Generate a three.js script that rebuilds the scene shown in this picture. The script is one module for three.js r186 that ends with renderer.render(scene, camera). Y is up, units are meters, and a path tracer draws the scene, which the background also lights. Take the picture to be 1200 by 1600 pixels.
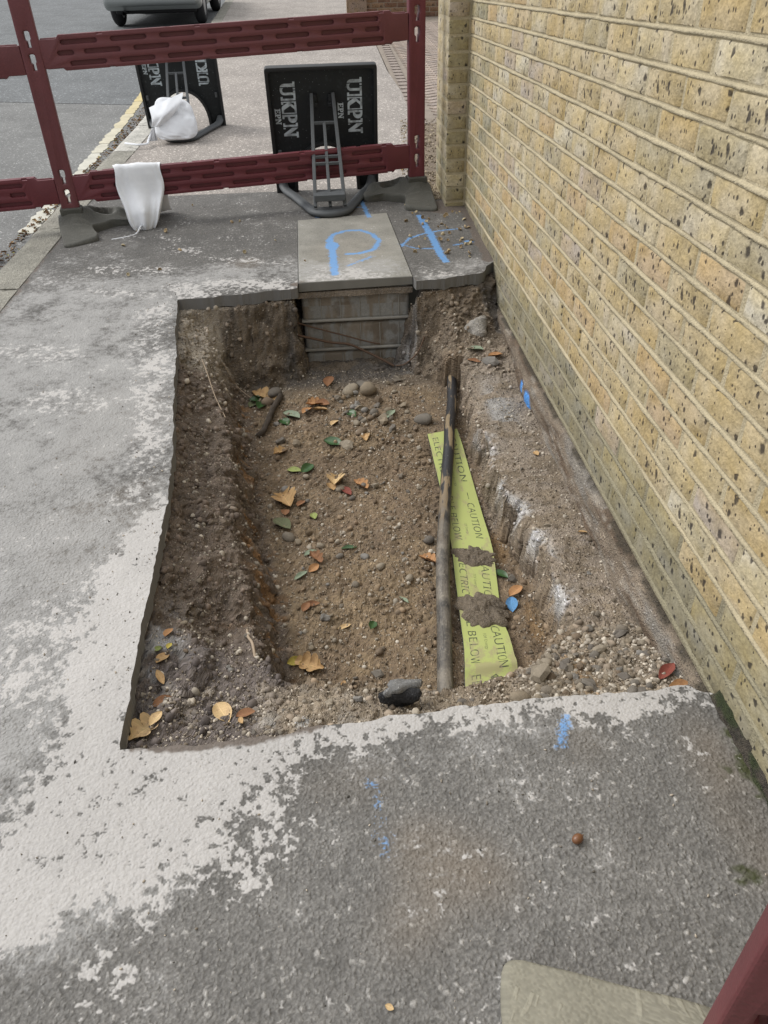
import * as THREE from 'three';
import { mergeGeometries, mergeVertices, toCreasedNormals } from 'three/addons/utils/BufferGeometryUtils.js';
import { RoundedBoxGeometry } from 'three/addons/geometries/RoundedBoxGeometry.js';

// ---------------------------------------------------------------- camera, sky, sun, exposure
const scene = new THREE.Scene();
const camera = new THREE.PerspectiveCamera(68.85, 768 / 1024, 0.05, 400);
const EYE = 1.29;
camera.matrixAutoUpdate = true;
{
  const f = 1167.3, ray = (x, y) => new THREE.Vector3((x - 600) / f, -(y - 800) / f, -1).normalize();
  const forward = ray(500, -33), up = ray(648, 2430).negate();          // street direction and the vertical, seen from the lens
  up.addScaledVector(forward, -up.dot(forward)).normalize();
  const right = forward.clone().cross(up);
  const m = new THREE.Matrix4().makeBasis(right, up, forward.clone().negate()).transpose();   // lens axes to world axes
  camera.quaternion.setFromRotationMatrix(m);
  camera.position.set(0, EYE, 0);
  camera.updateMatrixWorld(true);
}
const SUN = new THREE.Vector3(-0.62, 0.74, -0.26).normalize();
{
  const W = 256, H = 128, data = new Float32Array(W * H * 4), d = new THREE.Vector3();
  for (let j = 0; j < H; j++) for (let i = 0; i < W; i++) {
    const el = ((j + 0.5) / H - 0.5) * Math.PI, az = ((i + 0.5) / W - 0.5) * 2 * Math.PI;
    d.set(Math.cos(el) * Math.cos(az), Math.sin(el), Math.cos(el) * Math.sin(az));
    const c = Math.max(0, d.dot(SUN)), s = Math.max(0, d.y);
    let L = 0.62 * (0.55 + 0.6 * s) + 0.95 * Math.pow(c, 3) + 0.5 * Math.pow(c, 14);         // overcast dome, brighter where the sun stands behind the cloud
    if (d.y < 0) L = 0.22;
    const k = (j * W + i) * 4;
    data[k] = L * 0.985; data[k + 1] = L; data[k + 2] = L * 1.03; data[k + 3] = 1;
  }
  const sky = new THREE.DataTexture(data, W, H, THREE.RGBAFormat, THREE.FloatType);
  sky.mapping = THREE.EquirectangularReflectionMapping; sky.magFilter = THREE.LinearFilter; sky.needsUpdate = true;
  scene.background = sky; scene.environment = sky;
}
const sun = new THREE.DirectionalLight(new THREE.Color(1, 0.965, 0.91), 1.4);
sun.position.copy(SUN).multiplyScalar(30).add(new THREE.Vector3(0, 0, -4)); sun.target.position.set(0, 0, -4);
sun.castShadow = true; sun.shadow.radius = 40; sun.shadow.mapSize.set(2048, 2048);
Object.assign(sun.shadow.camera, { left: -12, right: 12, top: 12, bottom: -12, near: 1, far: 70 });
scene.add(sun, sun.target);
const renderer = new THREE.WebGLRenderer({ antialias: true });
renderer.setSize(768, 1024);
renderer.toneMapping = THREE.LinearToneMapping;
renderer.toneMappingExposure = 1.28;
renderer.shadowMap.enabled = true;

// ---------------------------------------------------------------- helpers
function rng(seed) { let a = seed | 0; return () => { a = (a + 0x6d2b79f5) | 0; let t = Math.imul(a ^ (a >>> 15), 1 | a); t = (t + Math.imul(t ^ (t >>> 7), 61 | t)) ^ t; return ((t ^ (t >>> 14)) >>> 0) / 4294967296; }; }
const R = rng(7), rr = (a, b) => a + (b - a) * R(), pick = (l) => l[Math.floor(R() * l.length)];
const clamp = (x, a = 0, b = 1) => (x < a ? a : x > b ? b : x), mix = (a, b, t) => a + (b - a) * t;
const sst = (a, b, x) => { const t = clamp((x - a) / (b - a)); return t * t * (3 - 2 * t); };
function hash(i, j, s) { let h = Math.imul(i, 374761393) + Math.imul(j, 668265263) + Math.imul(s, 1274126177) | 0; h = Math.imul(h ^ (h >>> 13), 1274126177); h = Math.imul(h ^ (h >>> 16), 2246822519); return ((h ^ (h >>> 15)) >>> 0) / 4294967296; }
function noise(x, y, s = 0, per = 0) {
  let i = Math.floor(x), j = Math.floor(y); const fx = x - i, fy = y - j, u = fx * fx * (3 - 2 * fx), v = fy * fy * (3 - 2 * fy);
  let i1 = i + 1, j1 = j + 1;
  if (per) { i = ((i % per) + per) % per; j = ((j % per) + per) % per; i1 = (i + 1) % per; j1 = (j + 1) % per; }
  const a = hash(i, j, s), b = hash(i1, j, s), c = hash(i, j1, s), d = hash(i1, j1, s);
  return a + (b - a) * u + (c - a) * v + (a - b - c + d) * u * v;
}
function fbm(x, y, o, s = 0, per = 0) { let v = 0, a = 0.5, t = 0; for (let k = 0; k < o; k++) { v += a * noise(x, y, s + k * 17, per); t += a; x *= 2; y *= 2; per *= 2; a *= 0.5; } return v / t; }
function noise3(x, y, z, s = 0) { const k = Math.floor(y), f = y - k, t = f * f * (3 - 2 * f); return mix(noise(x, z, s + k * 57), noise(x, z, s + (k + 1) * 57), t); }
function fbm3(x, y, z, o, s = 0) { let v = 0, a = 0.5, t = 0; for (let k = 0; k < o; k++) { v += a * noise3(x, y, z, s + k * 13); t += a; x *= 2; y *= 2; z *= 2; a *= 0.5; } return v / t; }
const W3 = { f1: 0, f2: 0, id: 0 };
function worley(x, y, s, per = 0) {
  const i = Math.floor(x), j = Math.floor(y); let f1 = 9, f2 = 9, id = 0;
  for (let dj = -1; dj <= 1; dj++) for (let di = -1; di <= 1; di++) {
    let a = i + di, b = j + dj; const A = a, B = b; if (per) { a = ((a % per) + per) % per; b = ((b % per) + per) % per; }
    const px = A + hash(a, b, s), py = B + hash(a, b, s + 91), d = (px - x) * (px - x) + (py - y) * (py - y);
    if (d < f1) { f2 = f1; f1 = d; id = hash(a, b, s + 173); } else if (d < f2) f2 = d;
  }
  W3.f1 = Math.sqrt(f1); W3.f2 = Math.sqrt(f2); W3.id = id; return W3;
}
const ENC = new Uint8Array(4097); for (let i = 0; i <= 4096; i++) { const l = i / 4096; ENC[i] = Math.round(255 * (l <= 0.0031308 ? 12.92 * l : 1.055 * Math.pow(l, 1 / 2.4) - 0.055)); }
const enc = (l) => ENC[(clamp(l) * 4096) | 0];
// fn(u, v, out): out = [r, g, b linear, height 0..1]; returns { map, bump }
function bake(W, H, fn, tile = true, bumpToo = true) {
  const c = new Uint8Array(W * H * 4), b = bumpToo ? new Uint8Array(W * H * 4) : null, o = [0, 0, 0, 0];
  for (let j = 0; j < H; j++) for (let i = 0; i < W; i++) {
    fn((i + 0.5) / W, (j + 0.5) / H, o); const k = (j * W + i) * 4;
    c[k] = enc(o[0]); c[k + 1] = enc(o[1]); c[k + 2] = enc(o[2]); c[k + 3] = 255;
    if (b) { b[k] = b[k + 1] = b[k + 2] = clamp(o[3]) * 255; b[k + 3] = 255; }
  }
  const tex = (d, srgb) => { const t = new THREE.DataTexture(d, W, H); t.magFilter = THREE.LinearFilter; t.minFilter = THREE.LinearMipmapLinearFilter; t.generateMipmaps = true; if (srgb) t.colorSpace = THREE.SRGBColorSpace; t.wrapS = t.wrapT = tile ? THREE.RepeatWrapping : THREE.ClampToEdgeWrapping; t.needsUpdate = true; return t; };
  return { map: tex(c, true), bump: b ? tex(b, false) : null };
}
const lin = (r, g, b) => new THREE.Color().setRGB(r, g, b);
const mat = (o) => new THREE.MeshStandardMaterial({ roughness: 0.9, ...o });
const taken = new Map();
function numbered(n) { const k = taken.get(n) ?? -1; taken.set(n, k + 1); return k < 0 ? n : n + '_' + String(k + 1).padStart(3, '0'); }
function mesh(name, geo, m, parent) { const o = new THREE.Mesh(geo, m); o.castShadow = o.receiveShadow = true; o.name = parent === scene ? numbered(name) : name; (parent ?? scene).add(o); return o; }
function thing(name, label, category, pos = [0, 0, 0], turn = 0, group) { const o = new THREE.Group(); o.name = numbered(name); o.position.set(...pos); o.rotation.y = turn; o.userData = { label, category }; if (group) o.userData.group = group; scene.add(o); return o; }
function tag(o, label, category, group) { o.userData = { label, category }; if (group) o.userData.group = group; return o; }
function structure(name, geo, m) { const o = mesh(name, geo, m, scene); o.userData.kind = 'structure'; return o; }
function stuff(o, label, category) { o.userData.kind = 'stuff'; if (label) { o.userData.label = label; o.userData.category = category; } return o; }
const ground = (z) => 0.05 * (-z - 1);                    // the street climbs away from the camera
const lerpTable = (t) => (z) => { if (z <= t[0][0]) return t[0][1]; for (let i = 1; i < t.length; i++) if (z <= t[i][0]) return mix(t[i - 1][1], t[i][1], (z - t[i - 1][0]) / (t[i][0] - t[i - 1][0])); return t[t.length - 1][1]; };
function setUV(g, fn) { const p = g.attributes.position, n = p.count, a = new Float32Array(n * 2); for (let i = 0; i < n; i++) { const [u, v] = fn(p.getX(i), p.getY(i), p.getZ(i), i); a[2 * i] = u; a[2 * i + 1] = v; } g.setAttribute('uv', new THREE.BufferAttribute(a, 2)); return g; }
function warp(g, fn) { const p = g.attributes.position, v = new THREE.Vector3(); for (let i = 0; i < p.count; i++) { v.fromBufferAttribute(p, i); fn(v, i); p.setXYZ(i, v.x, v.y, v.z); } p.needsUpdate = true; g.computeVertexNormals(); return g; }
function gridGeo(nu, nv, fn, closeU = false) {              // fn(u, v) -> [x, y, z]; uv kept in 0..1
  const pos = [], uv = [], idx = [];
  for (let j = 0; j <= nv; j++) for (let i = 0; i <= nu; i++) { pos.push(...fn(i / nu, j / nv)); uv.push(i / nu, j / nv); }
  for (let j = 0; j < nv; j++) for (let i = 0; i < nu; i++) { const a = j * (nu + 1) + i, b = a + 1, c = a + nu + 1, d = c + 1; idx.push(a, b, d, a, d, c); }
  const g = new THREE.BufferGeometry(); g.setAttribute('position', new THREE.Float32BufferAttribute(pos, 3)); g.setAttribute('uv', new THREE.Float32BufferAttribute(uv, 2)); g.setIndex(idx); g.computeVertexNormals(); return g;
}
const flat = (g) => { const h = g.index ? g.toNonIndexed() : g; for (const k of Object.keys(h.attributes)) if (!['position', 'normal', 'uv'].includes(k)) h.deleteAttribute(k); return h; };
const merge = (l) => mergeGeometries(l.map(flat));
const bx = (w, h, d, x = 0, y = 0, z = 0, r = 0.003) => { const g = new RoundedBoxGeometry(w, h, d, 2, Math.min(r, w / 2.1, h / 2.1, d / 2.1)); g.translate(x, y, z); return g; };
const tube = (pts, r, seg = 24, rad = 8) => new THREE.TubeGeometry(new THREE.CatmullRomCurve3(pts.map((p) => new THREE.Vector3(...p))), seg, r, rad, false);
// a flat shape (list of [x, z] in plan) with thickness, its top at y = 0
function slabGeo(outer, holes, thick, bevel = 0) {
  const P = (l) => l.map(([x, z]) => new THREE.Vector2(x, -z)), s = new THREE.Shape(P(outer)); for (const h of holes) s.holes.push(new THREE.Path(P(h)));
  const g = new THREE.ExtrudeGeometry(s, { depth: thick - 2 * bevel, bevelEnabled: bevel > 0, bevelThickness: bevel, bevelSize: bevel, bevelOffset: -bevel, bevelSegments: 1 });
  g.rotateX(-Math.PI / 2); g.translate(0, -thick + bevel, 0); return g;
}
function ragged(pts, step, amp, s) {                        // a polyline with a broken edge
  const o = []; let q = 0;
  for (let i = 0; i + 1 < pts.length; i++) { const [ax, az] = pts[i], [bx_, bz] = pts[i + 1], L = Math.hypot(bx_ - ax, bz - az), n = Math.max(1, Math.round(L / step)), nx = -(bz - az) / L, nz = (bx_ - ax) / L;
    for (let k = 0; k < n; k++) { const t = k / n, d = amp * ((noise(q * 0.9, 3.3, s) - 0.5) * 1.6 + (noise(q * 0.23, 9.1, s) - 0.5) * 2.2); q++; o.push([ax + (bx_ - ax) * t + nx * d, az + (bz - az) * t + nz * d]); } }
  o.push(pts[pts.length - 1]); return o;
}

// ---------------------------------------------------------------- the shape of the excavation
const cutX = lerpTable([[-3.5, -0.735], [-3.372, -0.73], [-2.794, -0.655], [-2.352, -0.599], [-2, -0.553], [-1.809, -0.542], [-1.42, -0.529], [-1.127, -0.516], [-1, -0.509]]);
const shelfX = lerpTable([[-3.5, -0.62], [-3.3, -0.60], [-2.95, -0.585], [-2.75, -0.5], [-2.25, -0.42], [-1.9, -0.365], [-1.6, -0.315], [-1.4, -0.26], [-1.24, -0.205]]);
const shelfY = lerpTable([[-3.4, -0.02], [-3.0, -0.035], [-2.75, -0.09], [-2.25, -0.12], [-1.9, -0.15], [-1.6, -0.165], [-1.42, -0.15], [-1.3, -0.115], [-1.2, -0.105]]);
const floorX = lerpTable([[-3.5, -0.47], [-3.3, -0.455], [-2.9, -0.42], [-2.58, -0.375], [-2.18, -0.315], [-1.93, -0.265], [-1.63, -0.215], [-1.44, -0.19], [-1.2, -0.17]]);
const benchX = lerpTable([[-3.45, 0.6], [-3.2, 0.555], [-2.95, 0.515], [-2.61, 0.525], [-2.32, 0.51], [-2.12, 0.505], [-2.03, 0.56], [-1.78, 0.572], [-1.5, 0.575], [-1.3, 0.58]]);
const lipZ = lerpTable([[-0.6, -1.24], [-0.2, -1.245], [0, -1.222], [0.2, -1.202], [0.35, -1.225], [0.43, -1.275], [0.53, -1.37], [0.6, -1.43], [0.8, -1.46]]);
const rearZ = lerpTable([[-0.75, -3.39], [-0.5, -3.41], [-0.19, -3.46], [-0.18, -3.54], [0.34, -3.54], [0.36, -3.47], [0.7, -3.56], [0.78, -3.68]]);
const smax = (a, b, k) => { const h = clamp(0.5 + 0.5 * (a - b) / k); return mix(b, a, h) + k * h * (1 - h); };
function pitHeight(x0, z0, fine = true) {
  const w1 = fbm(x0 * 7, z0 * 7, 3, 5) - 0.5, w2 = fbm(x0 * 7, z0 * 7, 3, 41) - 0.5, w3 = fine ? fbm(x0 * 34, z0 * 34, 2, 77) - 0.5 : 0, w4 = fine ? fbm(x0 * 34, z0 * 34, 2, 99) - 0.5 : 0;
  const calm = sst(0.30, 0.36, x0) * (1 - sst(0.45, 0.5, x0));                                     // trodden strip where cable and tape lie
  const x = x0 + 0.07 * w1 + 0.022 * w3, z = z0 + 0.07 * w2 + 0.022 * w4, gz = ground(z0);
  let floor = lerpTableFloor(z0) + (1 - 0.8 * calm) * 0.05 * (fbm(x0 * 4, z0 * 4, 3, 12) - 0.5) - 0.018 * sst(-0.1, -0.3, x0);
  // left bank: sloping shelf, then a drop to the floor
  const xc = cutX(z), xs = shelfX(z), xf = floorX(z), ys = shelfY(z), yc = gz - 0.068;
  let t = clamp((x - xc) / (xs - xc)), left = mix(yc, ys, Math.pow(t, 0.8));
  if (x > xs) { const d = clamp((x - xs) / (xf - xs)); left = mix(ys, floor - 0.02, sst(0, 1, Math.pow(d, 0.75))); }
  left += 0.035 * sst(0.55, 0.75, fbm(x0 * 9, z0 * 5, 2, 31)) * (1 - t) * t * 4;
  left -= 0.055 * Math.exp(-(((x0 + 0.37) / 0.06) ** 2) - (((z0 + 1.52) / 0.1) ** 2)) + 0.05 * Math.exp(-(((x0 + 0.53) / 0.035) ** 2) - (((z0 + 1.93) / 0.05) ** 2));
  left += 0.03 * Math.exp(-(((x0 + 0.43) / 0.03) ** 2) - (((z0 + 1.72) / 0.09) ** 2));
  if (x > xf + 0.02) left = -2;
  // right: concrete bench along the footing of the wall
  const xb = benchX(z), by = mix(-0.175, -0.1, sst(-2.8, -3.35, z0)) + 0.01 * w1;
  let right = -2; { const d = (x - xb) / 0.022; if (d > -3) right = mix(floor - 0.02, by, sst(-0.6, 0.9, d)); if (x0 > xb + 0.02) right += 0.007 * sst(0.5, 0.7, fbm(x0 * 8, z0 * 6, 3, 63)); }
  const talus = floor + 0.025 * sst(0.09, 0.0, xb - x) - 0.02 * sst(0.12, 0.05, xb - x);
  // rear bank, left of and right of the buried chamber
  const zr = rearZ(x0), soft = sst(0.36, 0.55, x0), dz = z - zr; let rear = -2;
  const open = sst(-0.24, -0.17, x) * (1 - sst(0.24, 0.36, x + 0.6 * (dz - 0.05)));
  if (dz < 0.7) { const top = gz - 0.055, base = mix(floor, by, soft), run = mix(0.15, 0.36, soft); rear = mix(top, base - 0.01, sst(0, 1, Math.pow(clamp((dz - 0.012) / run), 0.6))); rear = mix(rear, floor - 0.02, open); if (dz > run) rear = -2; }
  // front lip and gravel heap
  const zl = lipZ(x0), df = zl - z, ly = mix(mix(-0.105, -0.115, sst(-0.1, 0.3, x0)), -0.165, sst(0.42, 0.6, x0)); let front;
  if (df < 0) front = mix(ly, gz - 0.05, Math.pow(clamp(-df / (zl * -1 - 1.05)), 1.15)); else front = mix(ly, floor - 0.02, sst(0, 1, Math.pow(clamp(df / mix(0.085, 0.16, sst(0.4, 0.55, x0))), 0.7)));
  if (df > 0.16) front = -2;
  let y = smax(smax(smax(floor, left, 0.012), smax(right, talus, 0.01), 0.012), smax(rear, front, 0.01), 0.012);
  const smooth = sst(0.01, 0.04, x - xb) * sst(-3.0, -2.9, z0) * sst(-1.42, -1.5, z0); if (fine) y += (1 - 0.6 * calm) * (1 - 0.6 * smooth) * (0.014 * (fbm(x0 * 28, z0 * 28, 3, 8) - 0.5) + 0.012 * (Math.abs(noise(x0 * 60, z0 * 60, 22) - 0.5) * -2 + 0.5) * (0.4 + noise(x0 * 5, z0 * 5, 2)) + 0.006 * (noise(x0 * 130, z0 * 130, 29) - 0.5));
  return Math.min(y, gz - 0.03);
}
function lerpTableFloor(z) { return mix(-0.295, -0.335, sst(-3.5, -2.2, z)); }

// ---------------------------------------------------------------- ground surfaces: near footway painted with dust, spray marks and dirt
function layer(win, draw, blur) {
  const N = 640, c = document.createElement('canvas'); c.width = c.height = N; const g = c.getContext('2d'); g.fillStyle = '#000'; g.fillRect(0, 0, N, N);
  const [x0, x1, z0, z1] = win, sx = N / (x1 - x0), sz = N / (z1 - z0); g.setTransform(sx, 0, 0, sz, -x0 * sx, -z0 * sz); g.fillStyle = g.strokeStyle = '#fff'; g.lineCap = 'round'; g.lineJoin = 'round';
  draw(g);
  const d = g.getImageData(0, 0, N, N).data; let a = new Float32Array(N * N); for (let i = 0; i < N * N; i++) a[i] = d[i * 4] / 255;
  const pass = (r, dx, dy) => { const b = new Float32Array(N * N); for (let j = 0; j < N; j++) for (let i = 0; i < N; i++) { let s = 0; for (let k = -r; k <= r; k++) s += a[clamp(j + dy * k, 0, N - 1) * N + clamp(i + dx * k, 0, N - 1)]; b[j * N + i] = s / (2 * r + 1); } a = b; };
  for (let n = 0; n < 2; n++) if (blur > 0) { pass(Math.max(1, Math.round(blur * sx)), 1, 0); pass(Math.max(1, Math.round(blur * sz)), 0, 1); }
  return (x, z) => { const u = clamp((x - x0) * sx - 0.5, 0, N - 1.001), v = clamp((z - z0) * sz - 0.5, 0, N - 1.001), i = u | 0, j = v | 0, fx = u - i, fy = v - j, k = j * N + i; return (a[k] * (1 - fx) + a[k + 1] * fx) * (1 - fy) + (a[k + N] * (1 - fx) + a[k + N + 1] * fx) * fy; };
}
const poly = (g, pts, a = 1) => { g.globalAlpha = a; g.beginPath(); pts.forEach(([x, z], i) => (i ? g.lineTo(x, z) : g.moveTo(x, z))); g.closePath(); g.fill(); g.globalAlpha = 1; };
const line = (g, pts, w, a = 1) => { g.globalAlpha = a; g.lineWidth = w; g.beginPath(); pts.forEach(([x, z], i) => (i ? g.lineTo(x, z) : g.moveTo(x, z))); g.stroke(); g.globalAlpha = 1; };
const blob = (g, x, z, rx, rz, a = 1, rot = 0) => { g.globalAlpha = a; g.beginPath(); g.ellipse(x, z, rx, rz, rot, 0, 7); g.fill(); g.globalAlpha = 1; };

const SLAB = [[-0.210, -4.452], [0.306, -4.521], [0.355, -3.530], [-0.187, -3.512]];
function paintGround(win, W, H, L) {
  const [x0, x1, z0, z1] = win;
  return bake(W, H, (u, v, o) => {
    const x = mix(x0, x1, u), z = mix(z0, z1, v);
    const n1 = fbm(x * 3, z * 3, 4, 3), n2 = fbm(x * 14, z * 14, 3, 9), n3 = fbm(x * 70, z * 70, 2, 15), n4 = noise(x * 300, z * 300, 19);
    const w = worley(x * 122 + n3 * 1.2, z * 122 + n4 * 0.3, 4), edge = clamp((w.f2 - w.f1) * 1.7), dome = clamp(1 - w.f1 * w.f1 * 1.5), id = w.id;
    const n5 = fbm(x * 170, z * 170, 2, 25); let h = 0.1 + 0.3 * Math.min(1, edge * 0.5 + dome * 0.55) * (0.15 + 0.85 * id) + 0.2 * n3 + 0.3 * n5 + 0.1 * n4;
    let s = mix(0.128, 0.128 + 0.055 * id, edge) * (0.78 + 0.44 * n4) * (0.72 + 0.56 * n5) * (L.tone ?? 1) * mix(0.8, 1.2, n1) * mix(0.85, 1.15, n2);
    if (id > 0.965) s *= 1.6;
    s *= 0.86 + 0.28 * hash((x * 2400) | 0, (z * 2400) | 0, 3); let r = s * 1.035, g = s * 0.99, b = s * 0.92;
    const conc = L.conc ? L.conc(x, z) : 0;
    if (conc > 0.5) { const c = (0.25 + 0.1 * (n2 - 0.5) + 0.07 * (n4 - 0.5) + 0.12 * (n1 - 0.5)) * (n3 > 0.8 ? 0.8 : 1); r = c * 1.03; g = c * 0.99; b = c * 0.87; h = 0.55 + 0.14 * n4 + 0.1 * n3; }
    // rust and brown tint, moss, all with the grain of the stones
    const ru = L.rust(x, z); if (ru > 0.01) { const k = clamp(ru * (0.35 + 0.8 * n2)) * 0.38; r = mix(r, 0.2, k); g = mix(g, 0.145, k); b = mix(b, 0.09, k); }
    const mo = L.moss(x, z); if (mo > 0.01) { const k = sst(0.45, 0.75, mo * 0.75 + 0.6 * (n2 - 0.5) + 0.5 * (n3 - 0.5)); r = mix(r, 0.045, k); g = mix(g, 0.05, k); b = mix(b, 0.018, k); h += 0.1 * k; }
    // trodden grey film of dust that leaves stones bare, then the thick pale slurry
    const fl = L.film(x, z) + 0.7 * (n1 - 0.5) + 0.6 * (n2 - 0.5) + 0.7 * (n3 - 0.5) + 0.25 * (n4 - 0.5) + 0.2 * (0.4 - edge * id);
    let k = sst(0.22, 0.95, fl) * 0.85; const fc = 0.30 * (0.88 + 0.24 * n2); r = mix(r, fc * 1.02, k); g = mix(g, fc, k); b = mix(b, fc * 0.965, k);
    const du = L.dust(x, z) * 1.02 + 0.35 * (n1 - 0.5) + 0.6 * (n2 - 0.5) + 1.15 * (n3 - 0.5) + 0.35 * (n4 - 0.5) + 0.2 * (id - 0.5);
    k = sst(0.45, 0.68, du); const dc = 0.40 * (0.86 + 0.16 * n1 + 0.14 * n2 + 0.14 * (n4 - 0.5) - (n4 > 0.95 ? 0.14 : 0) + 0.1 * (hash((x * 2400) | 0, (z * 2400) | 0, 5) - 0.5)); r = mix(r, dc * 1.02, k); g = mix(g, dc * 0.98, k); b = mix(b, dc * 0.935, k); h = mix(h, 0.42 + 0.4 * (h - 0.4) + 0.1 * n3 + 0.05 * n4, k);
    const so = L.soil(x, z); if (so > 0.01) { k = sst(0.4, 0.62, so + 0.35 * (n2 - 0.5) + 0.3 * (n3 - 0.5)) * 0.92; const q = 0.8 + 0.4 * n4; r = mix(r, 0.115 * q, k); g = mix(g, 0.092 * q, k); b = mix(b, 0.075 * q, k); }
    const bl = L.blue(x, z); if (bl > 0.01) { k = sst(0.3, 0.72, bl + 0.5 * (n3 - 0.5) + 0.4 * (h - 0.4) + 0.4 * (n4 - 0.5)) * 0.8; r = mix(r, 0.12, k); g = mix(g, 0.30, k); b = mix(b, 0.60, k); }
    if (n4 > 0.955 && n3 > 0.62) { r = mix(r, 0.5, 0.6); g = mix(g, 0.48, 0.6); b = mix(b, 0.43, 0.6); }
    o[0] = r; o[1] = g; o[2] = b; o[3] = h;
  }, false);
}
const winNear = [-1.56, 0.8, -2.0, 0.3], winFar = [-1.6, 0.8, -5.08, -2.0];
const D1 = [[0.77, -1.06], [0.731, -1.002], [0.674, -1.016], [0.595, -1.031], [0.576, -0.983], [0.52, -0.972], [0.426, -1.028], [0.258, -1.018], [0.092, -0.993], [-0.016, -0.971], [-0.095, -0.963], [-0.171, -0.897], [-0.232, -0.861], [-0.299, -0.802], [-0.395, -0.738], [-0.499, -0.702], [-0.571, -0.645], [-0.66, -0.60], [-0.72, -0.72], [-0.652, -0.844], [-0.689, -0.926], [-0.667, -0.981], [-0.657, -1.139], [-0.661, -1.326], [-0.682, -1.551], [-0.634, -1.73], [-0.553, -1.86], [-0.5, -1.86], [-0.48, -1.08], [0, -1.1], [0.77, -1.1]];
const groundNear = paintGround(winNear, 2048, 2048, {
  dust: layer(winNear, (g) => { poly(g, D1); blob(g, -0.23, -0.72, 0.05, 0.06, 0.55); blob(g, -0.45, -0.58, 0.06, 0.05, 0.6); blob(g, -0.47, -0.55, 0.03, 0.03, 0.5); blob(g, -0.26, -0.53, 0.02, 0.015, 0.7); blob(g, 0.14, -0.87, 0.02, 0.02, 0.6); blob(g, 0.66, -0.93, 0.03, 0.02, 0.55); blob(g, 0.2, -0.545, 0.03, 0.012, 0.5); blob(g, -0.75, -1.3, 0.1, 0.2, 0.5); blob(g, -0.64, -1.9, 0.1, 0.1, 0.5); blob(g, -0.8, -0.75, 0.2, 0.2, 0.6); line(g, [[-1.1, -1.2], [-0.85, -1.4]], 0.03, 0.5); blob(g, 0.42, -0.56, 0.06, 0.02, 0.42); for (const [x, z] of [[-0.33, -0.77], [-0.27, -0.76], [-0.21, -0.78], [-0.4, -0.7], [-0.14, -0.86]]) blob(g, x, z, 0.05, 0.05, 0.6); }, 0.034),
  film: layer(winNear, (g) => { poly(g, [[-1.6, -2.1], [-0.45, -2.1], [-0.4, -0.95], [-0.2, -0.82], [-0.5, -0.6], [-0.8, -0.45], [-1.6, -0.5]], 0.8); poly(g, [[-0.3, -1.1], [0.8, -1.1], [0.7, -0.97], [0.1, -0.93], [-0.2, -0.85]], 0.4); }, 0.06),
  soil: layer(winNear, (g) => { poly(g, [[-0.52, -1.03], [-0.3, -1.1], [-0.05, -1.06], [-0.04, -1.035], [-0.12, -1.012], [-0.25, -0.992], [-0.4, -0.994], [-0.505, -1.004]], 0.8); }, 0.016),
  moss: layer(winNear, (g) => { blob(g, 0.655, -0.66, 0.045, 0.03, 0.9); blob(g, 0.6, -0.74, 0.04, 0.02, 0.5); line(g, [[0.765, -1.05], [0.765, 0.3]], 0.035, 0.95); line(g, [[0.735, -0.95], [0.72, 0.3]], 0.03, 0.5); blob(g, 0.7, -0.8, 0.03, 0.1, 0.5); }, 0.012),
  rust: layer(winNear, (g) => { blob(g, 0.14, -0.72, 0.12, 0.07, 0.9, 0.5); blob(g, 0.06, -0.63, 0.06, 0.06, 0.7); blob(g, 0.7, -0.8, 0.05, 0.2, 0.8); blob(g, -0.05, -0.9, 0.1, 0.04, 0.4); blob(g, -0.75, -1.7, 0.12, 0.2, 0.5); line(g, [[-0.95, -1.75], [-0.62, -1.95]], 0.05, 0.9); line(g, [[-1.0, -1.3], [-0.7, -1.6]], 0.04, 0.6); blob(g, -0.6, -1.75, 0.05, 0.12, 0.8); blob(g, 0.45, -0.95, 0.04, 0.05, 0.5); }, 0.03),
  blue: layer(winNear, (g) => { line(g, [[0.425, -1.012], [0.404, -0.945]], 0.026, 0.56); line(g, [[0.01, -0.9], [0.024, -0.75]], 0.03, 0.27); }, 0.006),
});
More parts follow.
